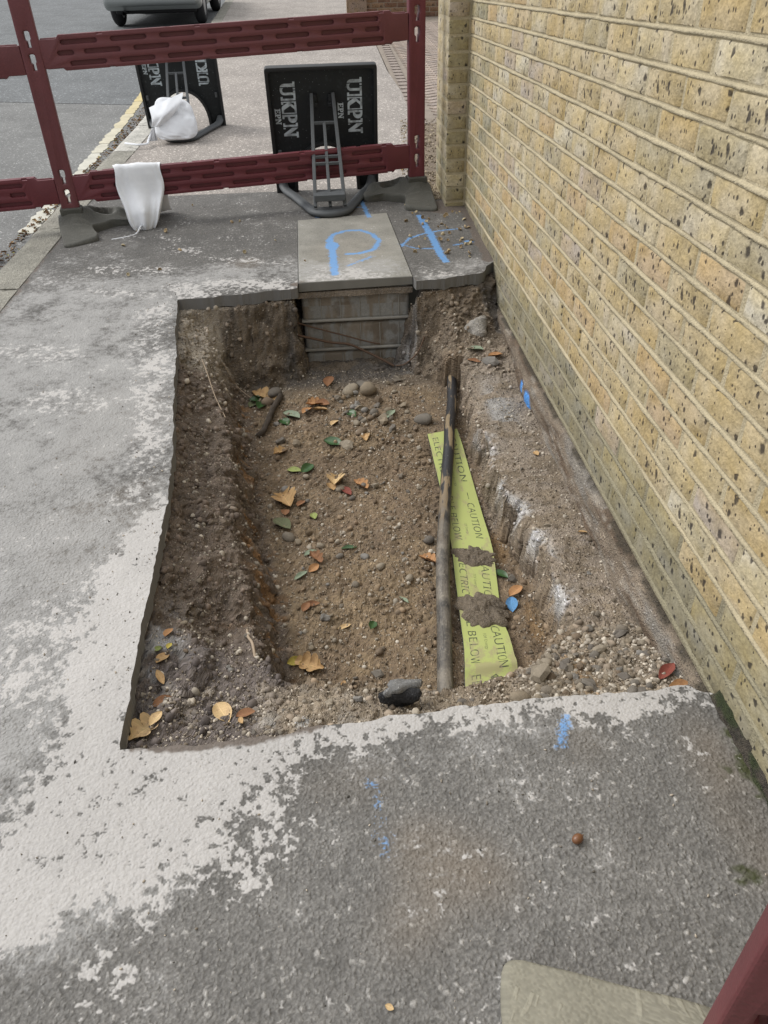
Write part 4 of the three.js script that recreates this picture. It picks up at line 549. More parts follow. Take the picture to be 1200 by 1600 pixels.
function signFrame(label, pos, turn, words) {
  const s = thing('sign_frame', label, 'sign', pos, turn, 'black folding sign frames'); s.rotation.x = 0.05;
  const W = 0.64, Hh = 0.7, board = new THREE.Group(); board.name = 'board'; board.rotation.x = 0.13; board.position.y = 0.005; s.add(board);
  const pg = new THREE.ExtrudeGeometry(boardShape(W, Hh, 0.185, 0.27, 0.004), { depth: 0.006, bevelEnabled: false }); setUV(pg, (x, y) => [(x + W / 2) / W, y / Hh]);
  const tx = stencil(words); mesh('panel', pg, [mat({ map: tx, roughness: 0.6 }), blackPl], board);
  const rs = boardShape(W, Hh, 0.185, 0.27, 0); rs.holes.push(new THREE.Path(boardShape(W, Hh, 0.185, 0.27, 0.02).getPoints(12).map((p) => new THREE.Vector2(p.x, Math.max(p.y, 0.012))).reverse()));
  const rg = new THREE.ExtrudeGeometry(rs, { depth: 0.05, bevelEnabled: true, bevelThickness: 0.003, bevelSize: 0.003, bevelOffset: -0.003, bevelSegments: 2 }); rg.translate(0, 0, -0.004); setUV(rg, (x, y, z) => [(x + z) / 0.7, (y + z) / 0.7]); mesh('rim', toCreasedNormals(rg, 0.6), blackPl, board);
  for (const x of [-0.045, 0.045]) mesh('hook', merge([bx(0.022, 0.06, 0.03, x, 0.52, 0.02, 0.004), bx(0.03, 0.02, 0.05, x, 0.5, 0.03, 0.004)]), blackPl, board);
  for (const x of [-1, 1]) mesh('clip', bx(0.018, 0.035, 0.02, x * 0.275, 0.24, 0.05, 0.003), greyPl, board);
  const P = (x, t) => [x, mix(0.55, 0.05, t), mix(0.1, 0.56, t)], bars = [];
  for (const x of [-1, 1]) bars.push(bar(P(x * 0.062, 0), P(x * 0.085, 1), 0.02, 0.022)); bars.push(bar(P(0, 0.26), P(0, 1), 0.018, 0.02));
  for (const t of [0.26, 0.56, 0.62]) bars.push(bar(P(-0.068 - 0.015 * t, t), P(0.068 + 0.015 * t, t), 0.02, 0.016));
  bars.push(bar(P(-0.088, 0.9), P(0.088, 0.9), 0.12, 0.034)); mesh('stay', merge(bars), greyPl, s);
  const pts = [[-0.285, 0.09, 0.02], [-0.265, 0.035, 0.08], [-0.2, 0.022, 0.24], [-0.13, 0.02, 0.44], [-0.085, 0.02, 0.555], [0, 0.02, 0.59], [0.085, 0.02, 0.555], [0.13, 0.02, 0.44], [0.2, 0.022, 0.24], [0.265, 0.035, 0.08], [0.285, 0.09, 0.02]];
  const fg = tube(pts, 0.03, 90, 12); warp(fg, (v) => { v.y = 0.02 + (v.y - 0.02) * 0.65; }); mesh('foot_bar', fg, greyPl, s); const plate = bx(0.15, 0.02, 0.09, 0, 0.02, 0.525, 0.008); mesh('hinge_plate', plate, greyPl, s);
  return s;
}
signFrame('black sign frame just behind the barrier with two stencilled UKPN columns', [-0.03, ground(-5.08), -5.08], 0.02, [['UKPN', 120, 85, 112, 0.93, Math.PI / 2], ['UKPN', 508, 75, 112, 0.93, Math.PI / 2], ['EPN', 52, 225, 44, 0.95, Math.PI / 2], ['EPN', 424, 205, 44, 0.95, Math.PI / 2]]);
signFrame('farther black sign frame near the kerb with a sandbag on its foot', [-1.185, ground(-7.12), -7.12], 0.05, [['UKPN', 130, 85, 112, 0.93, Math.PI / 2], ['UKPN', 512, 400, 112, 0.93, -Math.PI / 2], ['EPN', 60, 225, 40, 0.95, Math.PI / 2]]);
{
  const bag = thing('sandbag', 'white tied sandbag slumped on the farther sign frame by the kerb', 'sandbag', [-1.2, ground(-6.6) + 0.012, -6.585], 0.1);
  const g = gridGeo(56, 36, (u, v) => {
    const a = u * Math.PI * 2, e = (v - 0.5) * Math.PI, ce = Math.pow(Math.cos(e), 0.55), X = Math.sign(Math.cos(a)) * Math.pow(Math.abs(Math.cos(a)), 0.6) * ce, Z = Math.sign(Math.sin(a)) * Math.pow(Math.abs(Math.sin(a)), 0.8) * ce, Y = Math.sign(Math.sin(e)) * Math.pow(Math.abs(Math.sin(e)), 0.7);
    const cr = 0.018 * (noise(X * 3 + 4, Y * 3 + Z * 2, 7) - 0.5) + 0.012 * (noise(X * 8 + 4, Y * 8 + Z * 3, 17) - 0.5), corner = 0.028 * Math.pow(Math.abs(X * Y), 3);
    return [X * (0.155 - 0.02 * Y) + X * corner + 0.015, 0.145 + Y * 0.135 + Y * corner * 0.6 - 0.02 * X * (Y > 0 ? 1 : 0), Z * (0.075 - 0.025 * Y) * (1 - 0.35 * Math.abs(X)) - 0.07 * Y + cr + 0.02];
  }); setUV(g, (x, y, z) => [x / 0.25, y / 0.25]); mesh('sack', g, bagMat, bag);
  const fold = gridGeo(30, 18, (u, v) => { const a = (u - 0.5) * 2, c = 0.004 * Math.sin(a * 6 + v * 2) * v + 0.01 * (noise(a * 3 + 5, v * 4, 3) - 0.5), s = mix(1, 0.28, Math.pow(v, 1.4)); return [-0.03 + a * 0.135 * s - 0.1 * v * v, 0.275 - 0.17 * v + 0.045 * a * (1 - v), 0.015 + 0.1 * Math.sin(v * 2.2) * (1 - 0.3 * a * a) + c]; });
  setUV(fold, (x, y, z) => [x / 0.25, y / 0.25]); mesh('folded_neck', fold, bagMat, bag);
  const tail = gridGeo(16, 10, (u, v) => { const a = (u - 0.5) * 3, r = mix(0.014, 0.06, v); return [-0.155 + Math.sin(a) * r * 0.7 - 0.02 * v, 0.1 - 0.085 * v, 0.1 + Math.cos(a) * r * 0.5 + 0.012 * Math.sin(u * 40) * v]; }); mesh('tied_tail', tail, bagMat, bag);
  const st = tube([[-0.17, 0.09, 0.1], [-0.2, 0.03, 0.14], [-0.21, 0.012, 0.2], [-0.27, 0.01, 0.21], [-0.33, 0.012, 0.17], [-0.38, 0.012, 0.12]], 0.009, 40, 6); warp(st, (v) => { v.y *= 0.8; }); mesh('tie_strap', st, bagMat, bag);
}

// ---------------------------------------------------------------- parked car
{
  const zc = -15.9, car = thing('parked_car', 'silver hatchback parked along the kerb, seen from behind', 'car', [-2.93, ground(zc) - 0.1, zc]); car.rotation.x = 0.05;
  const silver = new THREE.MeshPhysicalMaterial({ color: lin(0.36, 0.385, 0.38), metalness: 0.55, roughness: 0.35, clearcoat: 0.6, clearcoatRoughness: 0.15 }), dark = mat({ color: lin(0.02, 0.02, 0.022), roughness: 0.6 }), tyre = mat({ color: lin(0.022, 0.022, 0.024), roughness: 0.85 }), glass = mat({ color: lin(0.02, 0.025, 0.03), roughness: 0.08 }), rimM = mat({ color: lin(0.4, 0.41, 0.42), metalness: 0.8, roughness: 0.35 });
  const s = new THREE.Shape(); s.moveTo(0.1, 0.27); s.lineTo(0.02, 0.34); s.quadraticCurveTo(-0.03, 0.5, 0.02, 0.66); s.lineTo(0.1, 0.92); s.quadraticCurveTo(0.2, 1.2, 0.42, 1.40); s.quadraticCurveTo(1.2, 1.52, 1.9, 1.42); s.quadraticCurveTo(2.4, 1.25, 2.8, 0.98); s.quadraticCurveTo(3.5, 0.9, 3.75, 0.7); s.quadraticCurveTo(3.86, 0.5, 3.8, 0.28);
  s.lineTo(3.42, 0.26); s.absarc(3.05, 0.28, 0.35, 0, Math.PI, false); s.lineTo(1.0, 0.24); s.absarc(0.65, 0.28, 0.35, 0, Math.PI, false); s.closePath();
  const b = new THREE.ExtrudeGeometry(s, { depth: 1.5, bevelEnabled: true, bevelThickness: 0.09, bevelSize: 0.07, bevelOffset: -0.07, bevelSegments: 5, curveSegments: 14 }); b.translate(0, 0, -0.75); b.rotateY(Math.PI / 2); warp(b, (v) => { const k = sst(0.9, 1.4, v.y); v.x *= 1 - 0.16 * k; }); mesh('body', toCreasedNormals(b, 0.6), silver, car);
  mesh('underbody', bx(1.42, 0.14, 3.3, 0, 0.27, -1.95, 0.03), dark, car);
  const bump = bx(1.64, 0.26, 0.22, 0, 0.46, -0.045, 0.09); mesh('bumper', bump, silver, car);
  mesh('number_plate', bx(0.52, 0.11, 0.014, 0.0, 0.52, 0.075, 0.004), mat({ color: lin(0.72, 0.78, 0.78), roughness: 0.4 }), car);
  for (const x of [-1, 1]) mesh('tail_light', bx(0.2, 0.2, 0.06, x * 0.66, 0.8, -0.03, 0.03), mat({ color: lin(0.35, 0.02, 0.02), roughness: 0.2 }), car);
  const rw = bx(1.1, 0.36, 0.02, 0, 1.18, -0.235, 0.01); rw.translate(0, -1.18, 0.235); rw.rotateX(-0.62); rw.translate(0, 1.17, -0.215); mesh('rear_window', rw, glass, car);
  mesh('exhaust', tube([[-0.5, 0.25, -0.4], [-0.5, 0.24, -0.05], [-0.5, 0.235, 0.03]], 0.03, 8, 10), dark, car);
  const tg = new THREE.TorusGeometry(0.235, 0.085, 14, 36); warp(tg, (v) => { v.z *= 1.12; }); const rg = new THREE.CylinderGeometry(0.19, 0.19, 0.16, 28); rg.rotateX(Math.PI / 2);
  for (const x of [-1, 1]) for (const z of [-0.65, -3.05]) { const w = new THREE.Group(); w.name = 'wheel'; w.position.set(x * 0.735, 0.315, z); w.rotation.y = Math.PI / 2; car.add(w); mesh('tyre', tg, tyre, w); mesh('rim', rg, rimM, w); }
}

// ---------------------------------------------------------------- in the pit: cable, warning tape, roots, stick
const tapeRows = [[0.34, -2.76, 0.47, -2.784], [0.342, -2.55, 0.474, -2.56], [0.344, -2.335, 0.477, -2.321], [0.34, -2.16, 0.474, -2.14], [0.336, -2.018, 0.471, -1.969], [0.325, -1.85, 0.457, -1.81], [0.315, -1.697, 0.442, -1.656], [0.3, -1.508, 0.44, -1.508], [0.282, -1.377, 0.437, -1.397], [0.272, -1.25, 0.425, -1.26]];
const tapeAt = (() => { const L = new THREE.CatmullRomCurve3(tapeRows.map((r) => new THREE.Vector3(r[0], 0, r[1]))), Q = new THREE.CatmullRomCurve3(tapeRows.map((r) => new THREE.Vector3(r[2], 0, r[3]))); return (u, v) => { const a = L.getPoint(v), b = Q.getPoint(v), x = mix(a.x, b.x, u), z = mix(a.z, b.z, u); const zz = Math.min(z, -1.44), base = Math.max(pitHeight(a.x, zz, false), pitHeight((a.x + b.x) / 2, zz, false), pitHeight(b.x - 0.01, zz, false)); return [x, Math.max(base, -0.36) + 0.016 + 0.008 * Math.sin(v * 17 + 1) * (0.3 + 0.7 * u) + 0.012 * Math.exp(-(((v - 0.84) / 0.02) ** 2)) + 0.01 * sst(0.9, 1, v), z]; }; })();
{
  const pts = [[0.56, -0.16, -3.56], [0.538, -0.205, -3.42], [0.507, -0.248, -3.2], [0.470, -0.272, -2.949], [0.435, -0.28, -2.77], [0.412, -0.285, -2.62], [0.386, -0.286, -2.48], [0.361, -0.287, -2.339], [0.318, -0.29, -2.08], [0.288, -0.292, -1.888], [0.253, -0.295, -1.592], [0.223, -0.292, -1.349], [0.205, -0.285, -1.15]];
  for (const q of pts) if (q[2] > -2.78 && q[2] < -1.5) { let best = 9, ty = -1; for (let v = 0; v < 1; v += 0.01) for (const u of [0, 0.5, 1]) { const t = tapeAt(u, v), d = Math.hypot(t[0] - q[0], t[2] - q[2]); if (d < best) { best = d; ty = t[1]; } } if (best < 0.05) q[1] = Math.max(q[1], ty + 0.027); }
  const g = tube(pts, 0.0225, 160, 20);
  const ct = bake(1024, 128, (u, v, o) => {                                         // mud in streaks and flakes on black sheath
    const n = fbm(u * 60, v * 5, 4, 4), m = noise(u * 500, v * 40, 8), far = u < 0.06 ? 1 : 0; let s = 0.02, r = s, g_ = s, b = s * 1.1;
    const near = sst(0.52, 0.72, u + 0.1 * (n - 0.5)), mud = sst(0.55, 0.64, fbm(u * 16, v * 9, 4, 44) + 0.25 * (n - 0.5)); let k = clamp(Math.max(mud * (1 - near), far)); r = mix(r, 0.21, k); g_ = mix(g_, 0.155, k); b = mix(b, 0.092, k);
    k = near * clamp(0.35 + 1.1 * (n - 0.3) + 0.4 * (m - 0.5)); r = mix(r, 0.21, k); g_ = mix(g_, 0.185, k); b = mix(b, 0.15, k); if (m > 0.93) { r += 0.1; g_ += 0.1; b += 0.09; }
    o[0] = r; o[1] = g_; o[2] = b; o[3] = 0.4 * n + 0.3 * mud + 0.2 * m;
  }, false);
  tag(mesh('power_cable', g, mat({ map: ct.map, bumpMap: ct.bump, bumpScale: 0.002, roughness: 0.55 }), scene), 'thick black mud-streaked cable running the length of the pit', 'cable');
}
{
  const tape = thing('warning_tape', 'yellow-green caution tape printed CAUTION ELECTRIC CABLE BELOW under the cable', 'warning tape');
  const c = document.createElement('canvas'); c.width = 256; c.height = 2048; const g = c.getContext('2d'); g.fillStyle = '#a3ab66'; g.fillRect(0, 0, 256, 2048); const rt = rng(8);
  g.fillStyle = '#34382c'; g.textBaseline = 'middle';
  const put = (t, x, y, size, sx, a = 1, font = 'sans-serif') => { g.save(); g.globalAlpha = a; g.translate(x, y); g.rotate(Math.PI / 2); g.scale(sx, 1); g.font = `${size}px ${font}`; g.fillText(t, 0, 0); g.restore(); };
  for (const [y, a] of [[60, 1], [520, 1], [980, 0.9], [1440, 0.9]]) put('CAUTION', 190, y, 66, 1.13, a); for (const y of [440, 900]) g.fillRect(188, y, 5, 50);
  put('ELECTRIC CABLE BELOW', 54, 36, 62, 1.22, 0.95); put('ELECTRIC CABLE BELOW', 54, 960, 62, 1.1, 0.95); put('ELECTRIC', 54, 1760, 62, 1.1, 0.85);
  for (const y of [300, 700, 1090, 1500]) { put('EDF Energy', 122, y, 22, 0.9, 0.8); }
  g.save(); g.globalAlpha = 0.8; g.beginPath(); for (const [x, y] of [[150, 1775], [205, 1850], [190, 1848], [245, 1905], [160, 1868], [176, 1866], [120, 1790]]) g.lineTo(x, y); g.closePath(); g.fill(); g.restore();
  const d = g.getImageData(0, 0, 256, 2048); for (let j = 0; j < 2048; j++) for (let i = 0; i < 256; i++) { const k = (j * 256 + i) * 4, n = fbm(i / 40, j / 60, 4, 6), m = noise(i / 3, j / 3, 9), ink = fbm(i / 12, j / 12, 3, 26); const q = sst(0.55, 0.75, n + 0.25 * (m - 0.5) + 0.25 * sst(1500, 1900, j)) * 0.62; const px = d.data, dark = px[k] < 120; if (dark && ink < 0.42) { px[k] = mix(px[k], 169, 0.5); px[k + 1] = mix(px[k + 1], 182, 0.5); px[k + 2] = mix(px[k + 2], 92, 0.5); } px[k] = mix(px[k], 150, q); px[k + 1] = mix(px[k + 1], 138, q); px[k + 2] = mix(px[k + 2], 108, q); }
  g.putImageData(d, 0, 0);
  const t = new THREE.CanvasTexture(c); t.colorSpace = THREE.SRGBColorSpace;
  const face = gridGeo(8, 120, (u, v) => tapeAt(u, v)); const uv = face.attributes.uv; for (let i = 0; i < uv.count; i++) uv.setXY(i, uv.getX(i), 1 - uv.getY(i));
  mesh('printed_face', face, new THREE.MeshStandardMaterial({ map: t, roughness: 0.6, side: THREE.DoubleSide }), tape);
  const back = gridGeo(12, 120, (u, v) => { const k = Math.round(u * 12), e = [-0.012, -0.016, -0.008, 1 / 3, 2 / 3, 1.006, 1.012, 1.006, 0.75, 0.5, 0.25, 0, -0.012][k], p = tapeAt(clamp(e), v); p[0] += (e - clamp(e)) * 0.13; p[1] -= [0.0025, 0.001, 0.0006, 0.0008, 0.0008, 0.0006, 0.0018, 0.003, 0.004, 0.004, 0.004, 0.004, 0.0025][k]; return p; }); mesh('backing', back, mat({ color: lin(0.03, 0.03, 0.028), roughness: 0.6 }), tape);
}
const clodMat = mat({ map: soilTex.map, bumpMap: soilTex.bump, bumpScale: 0.012, color: lin(0.36, 0.29, 0.21), roughness: 0.97 });
function clod(label, cu, cv, ru, rv, h, seed) {
  const g = gridGeo(90, 24, (u, v) => { const a = u * Math.PI * 2, c = Math.cos(a), s = Math.sin(a), r = v * (0.55 + 0.5 * noise(c * 2 + 5, s * 2 + seed, seed) + 0.45 * noise(c * 6 + 5, s * 6 + seed, seed + 1)), uu = cu + c * ru * r, vv = cv + s * rv * r, p = tapeAt(clamp(uu), vv); p[0] += (uu - clamp(uu)) * 0.13; const k = Math.pow(1 - v * v, 0.6); p[1] += k * h * (0.35 + fbm(p[0] * 40, p[2] * 40, 3, 6)) + 0.009 * (noise(p[0] * 150, p[2] * 150, 6) - 0.5) * k - 0.001 + 0.002 * (1 - v); return p; });
  setUV(g, (x, y, z) => [x / 0.3, z / 0.3]); tag(mesh('soil_clod', g, clodMat, scene), label, 'soil');
}
clod('small flat heap of crumbled soil on the tape, farther up', 0.55, 0.475, 0.6, 0.03, 0.014, 3);
clod('larger heap of crumbled soil on the caution tape', 0.6, 0.655, 0.62, 0.055, 0.026, 5);
clod('pale soil covering the near end of the caution tape', 0.5, 0.985, 0.8, 0.02, 0.02, 9);

const rootMat = mat({ map: patchy.map, color: lin(0.26, 0.16, 0.105), roughness: 0.85 }), paleRoot = mat({ color: lin(0.36, 0.28, 0.2), roughness: 0.85 });
const root = (pts, r, label, m = rootMat) => { const g = tube(pts, r, 40, 6); tag(mesh('root', g, m, scene), label, 'root', 'bare roots in the pit'); };
root([[-0.33, 0.0, -3.45], [-0.281, -0.033, -3.47], [-0.221, -0.107, -3.475], [-0.137, -0.147, -3.5], [-0.045, -0.179, -3.515], [0.033, -0.189, -3.51], [0.11, -0.224, -3.5], [0.2, -0.26, -3.46], [0.252, -0.286, -3.44]], 0.006, 'reddish root snaking across the lower chamber ring');
root([[-0.27, -0.02, -3.46], [-0.194, -0.074, -3.515], [-0.103, -0.108, -3.52], [0.02, -0.148, -3.52], [0.145, -0.181, -3.5], [0.19, -0.2, -3.52]], 0.0035, 'thin dark root crossing the middle of the chamber rings');
const onPit = (x, z, lift) => [x, pitHeight(x, z) + lift, z];
root([onPit(-0.6, -3.02, 0.0), onPit(-0.565, -2.9, 0.015), onPit(-0.52, -2.75, 0.012), onPit(-0.468, -2.61, 0)], 0.0024, 'pale hair root hanging down the left bank', paleRoot);
root([onPit(-0.66, -3.3, 0), onPit(-0.58, -3.28, 0.02), onPit(-0.5, -3.24, 0.03), onPit(-0.44, -3.2, 0.01)], 0.0024, 'thin root poking out of the left rear corner', paleRoot);
root([onPit(-0.31, -1.52, 0.0), onPit(-0.3, -1.47, 0.014), onPit(-0.282, -1.42, 0.01), onPit(-0.272, -1.37, -0.01)], 0.004, 'short broken root in the left bank above the near corner', paleRoot);
root([onPit(0.4, -3.4, 0.02), onPit(0.36, -3.37, 0.05), onPit(0.3, -3.36, 0.05), onPit(0.26, -3.4, 0.03)], 0.003, 'fine dark root beside the right end of the chamber');
{
  const a = onPit(-0.299, -3.2, 0.02), b = onPit(-0.335, -3.05, 0.024), c = onPit(-0.369, -2.885, 0.014), g = tube([a, b, c, [c[0] - 0.02, c[1] - 0.01, c[2] + 0.015]], 0.013, 30, 9);
  warp(g, (v) => { v.x += 0.006 * (noise(v.z * 60, v.y * 60, 3) - 0.5); v.y += 0.006 * (noise(v.z * 55, v.x * 60, 5) - 0.5); }); tag(mesh('stick', g, mat({ map: patchy.map, bumpMap: patchy.bump, bumpScale: 0.004, color: lin(0.13, 0.1, 0.075) }), scene), 'dark broken stick lying on the pit floor near leaves', 'stick');
}

// ---------------------------------------------------------------- stones
function stoneGeo(seed, flatness = 0.65, rough = 0.25, detail = 1) { let g = new THREE.IcosahedronGeometry(1, detail); g.deleteAttribute('normal'); g.deleteAttribute('uv'); g = mergeVertices(g); const q = rng(seed), ax = [1 + 0.35 * q(), flatness + 0.2 * q(), 0.75 + 0.3 * q()], o = q() * 50; warp(g, (v) => { const d = 1 + rough * (noise(v.x * 1.6 + o, v.y * 1.6 + v.z * 1.3, 3) - 0.5) * 2; v.multiplyScalar(d); v.set(v.x * ax[0], v.y * ax[1], v.z * ax[2]); }); setUV(g, (x, y, z) => [x * 0.15 + seed, (z + y) * 0.15]); return g; }
const pebbles = Array.from({ length: 7 }, (_, i) => stoneGeo(500 + i, 0.6, 0.22)), angular = Array.from({ length: 5 }, (_, i) => { const g = stoneGeo(600 + i, 0.7, 0.5); return toCreasedNormals(g, 0.5); });
const stoneMats = [[0.30, 0.265, 0.215], [0.25, 0.23, 0.20], [0.36, 0.305, 0.225], [0.22, 0.2, 0.175], [0.42, 0.37, 0.29], [0.27, 0.21, 0.15], [0.34, 0.33, 0.31]].map((t) => mat({ map: patchy.map, bumpMap: patchy.bump, bumpScale: 0.0015, color: lin(t[0] * 1.3, t[1] * 1.25, t[2] * 1.2), roughness: 0.9 }));
const rs = rng(202), q4 = new THREE.Quaternion(), e3 = new THREE.Euler();
function stone(x, z, r, list, label, group, m, sink = 0.25) { const o = mesh('stone', list[Math.floor(rs() * list.length)], m ?? stoneMats[Math.floor(rs() * stoneMats.length)], scene); o.position.set(x, pitHeight(x, z) + r * (0.6 - sink), z); o.scale.setScalar(r); o.rotation.set(0.5 * (rs() - 0.5), rs() * 6.3, 0.5 * (rs() - 0.5)); tag(o, label, 'stone', group); return o; }
const big = [[-0.005, -2.718, 18], [-0.041, -2.433, 16], [0.108, -3.18, 26], [0.027, -3.196, 20], [0.164, -2.899, 18], [0.126, -2.975, 14], [0.194, -2.81, 14], [0.339, -2.891, 22], [0.253, -3.285, 12], [-0.282, -2.791, 14], [-0.218, -2.757, 12], [-0.33, -3.231, 20], [-0.361, -3.143, 18], [-0.256, -2.465, 14], [-0.234, -2.15, 18], [0.086, -1.939, 14], [-0.174, -2.526, 10], [0.094, -2.428, 12], [0.055, -1.556, 14], [0.261, -2.044, 16], [-0.003, -1.865, 12], [0.046, -1.474, 14], [-0.104, -1.702, 14], [-0.118, -2.082, 12], [-0.052, -2.015, 10], [0.036, -2.013, 12], [0.176, -1.864, 14], [-0.195, -2.109, 10]];
const FLOORG = 'stones lying on the pit floor';
const toneWords = ['brownish grey', 'grey', 'buff', 'dark grey', 'pale', 'brown', 'light grey'], ordinal = (n) => n + (n % 100 > 10 && n % 100 < 14 ? 'th' : ['th', 'st', 'nd', 'rd'][n % 10] ?? 'th');
big.sort((a, b) => a[1] - b[1]).forEach(([x, z, s], i) => { const k = Math.floor(rs() * stoneMats.length), round = rs() < 0.7; stone(x, z, s * 0.00084 * Math.hypot(x, EYE + 0.3, z) / 1.9, round ? pebbles : angular, `${toneWords[k]} ${round ? 'rounded' : 'angular'} stone on the pit floor, ${i ? ordinal(i + 1) + ' nearest' : 'nearest'} to the chamber`, FLOORG, stoneMats[k]); });
for (let i = 0; i < 36; i++) { const a = rs() * 6.3, d = Math.sqrt(rs()); stone(0.12 + Math.cos(a) * d * (i < 20 ? 0.1 : 0.22), -3.0 + Math.sin(a) * d * (i < 20 ? 0.1 : 0.2), 0.01 + 0.015 * rs() * rs(), rs() < 0.6 ? pebbles : angular, 'small stone in the scatter of rubble across the far pit floor', 'rubble on the far pit floor'); }
for (let n = 0; n < 84;) { const z = -3.35 + 2.05 * rs(), x = floorX(z) + 0.04 + (benchX(z) - floorX(z) - 0.08) * rs(); if (x > 0.31 && x < 0.48 && z > -2.8) continue; if (Math.abs(x - (0.22 + 0.145 * (-1.35 - z))) < 0.035) continue; n++; stone(x, z, 0.0055 + 0.0095 * rs() * rs(), rs() < 0.6 ? pebbles : angular, 'small pebble scattered over the brown pit floor', 'pebbles on the pit floor'); }
const heapSpot = () => { const x = 0.4 + 0.36 * rs(), z = -1.075 + (lipZ(x) + 1.09) * Math.pow(rs(), 0.8); return [x, z]; };
for (let i = 0; i < 84; i++) { const [x, z] = heapSpot(); stone(x, z, 0.009 + 0.012 * rs() * rs(), rs() < 0.45 ? pebbles : angular, 'stone in the gravel heap in the near corner by the wall', 'gravel heap beside the wall', undefined, 0.55); }
for (let i = 0; i < 34; i++) { const x = -0.28 + 0.7 * rs(), z = -1.06 + (lipZ(x) + 1.07) * rs(); stone(x, z, 0.0045 + 0.009 * rs() * rs(), rs() < 0.5 ? pebbles : angular, 'small stone on the near lip of the pit', 'stones on the near lip', undefined, 0.5); }
for (let i = 0; i < 16; i++) { const z = -2.95 + 1.5 * rs(), x = benchX(z) + 0.03 + 0.17 * rs(); stone(x, z, 0.004 + 0.006 * rs() * rs(), angular, 'small chip of stone on the concrete bench below the wall', 'chips on the bench', undefined, 0.2); }
for (let i = 0; i < 12; i++) { const z = -1.5 + 0.42 * rs(), x = cutX(z) + 0.05 + 0.2 * rs(); stone(x, z, 0.004 + 0.006 * rs() * rs(), rs() < 0.5 ? pebbles : angular, 'small stone on the near left shelf of the pit', 'stones on the left shelf', undefined, 0.2); }
{ // the few stones one can name
  const slate = stone(0.245, -3.2, 0.03, angular, 'flat grey slab of stone at the foot of the chamber', undefined, stoneMats[1]); delete slate.userData.group; slate.position.set(0.1, pitHeight(0.1, -3.22) + 0.012, -3.22); slate.scale.set(0.045, 0.02, 0.03);
  const w = mat({ map: patchy.map, bumpMap: patchy.bump, bumpScale: 0.006, color: lin(0.75, 0.73, 0.68) });
  const boulderGeo = stoneGeo(777, 0.75, 0.3, 3); warp(boulderGeo, (v) => v.multiplyScalar(1 + 0.5 * (fbm3(v.x * 1.8 + 3, v.y * 1.8, v.z * 1.8, 4, 8) - 0.5)));
  const bo = mesh('concrete_lump', boulderGeo, mat({ map: soilTex.map, bumpMap: soilTex.bump, bumpScale: 0.012, color: lin(0.72, 0.67, 0.59) }), scene); bo.position.set(0.635, -0.085, -3.35); bo.scale.set(0.06, 0.062, 0.066); bo.rotation.set(0.5, 1.2, 0.6); tag(bo, 'whitened lump of concrete stuck in the bank above the cable', 'concrete');
  const g1 = stone(0.66, -3.08, 0.028, angular, 'angular grey stone between two leaves behind the cable', undefined, stoneMats[6]); delete g1.userData.group;
  const g2 = stone(0.43, -1.215, 0.026, angular, 'large pale stone at the near end of the caution tape', undefined, stoneMats[4]); delete g2.userData.group;
  const g3 = stone(0.36, -1.13, 0.02, pebbles, 'round brown stone set in the near lip below the tape', undefined, stoneMats[2]); delete g3.userData.group;
  const ch = thing('tarmac_lump', 'broken lump of black tarmac with a grey top on the near lip', 'tarmac lump', onPit(0.077, -1.14, 0.03)); const cg = stoneGeo(801, 0.7, 0.5, 3); warp(cg, (v) => v.multiplyScalar(1 + 0.25 * (noise(v.x * 6 + 9, v.y * 6 + v.z * 5, 8) - 0.5)));
  const body = mesh('body', cg, mat({ map: asphalt.map, bumpMap: asphalt.bump, bumpScale: 0.006, color: lin(0.05, 0.05, 0.055), roughness: 0.45 }), ch); body.scale.set(0.034, 0.034, 0.028);
  const cap = mesh('grey_top', cg, mat({ map: asphalt.map, bumpMap: asphalt.bump, bumpScale: 0.006, color: lin(0.75, 0.74, 0.72) }), ch); cap.scale.set(0.034, 0.026, 0.022); cap.position.set(0.006, 0.018, -0.008); cap.rotation.set(0.35, 0.3, -0.2);
}
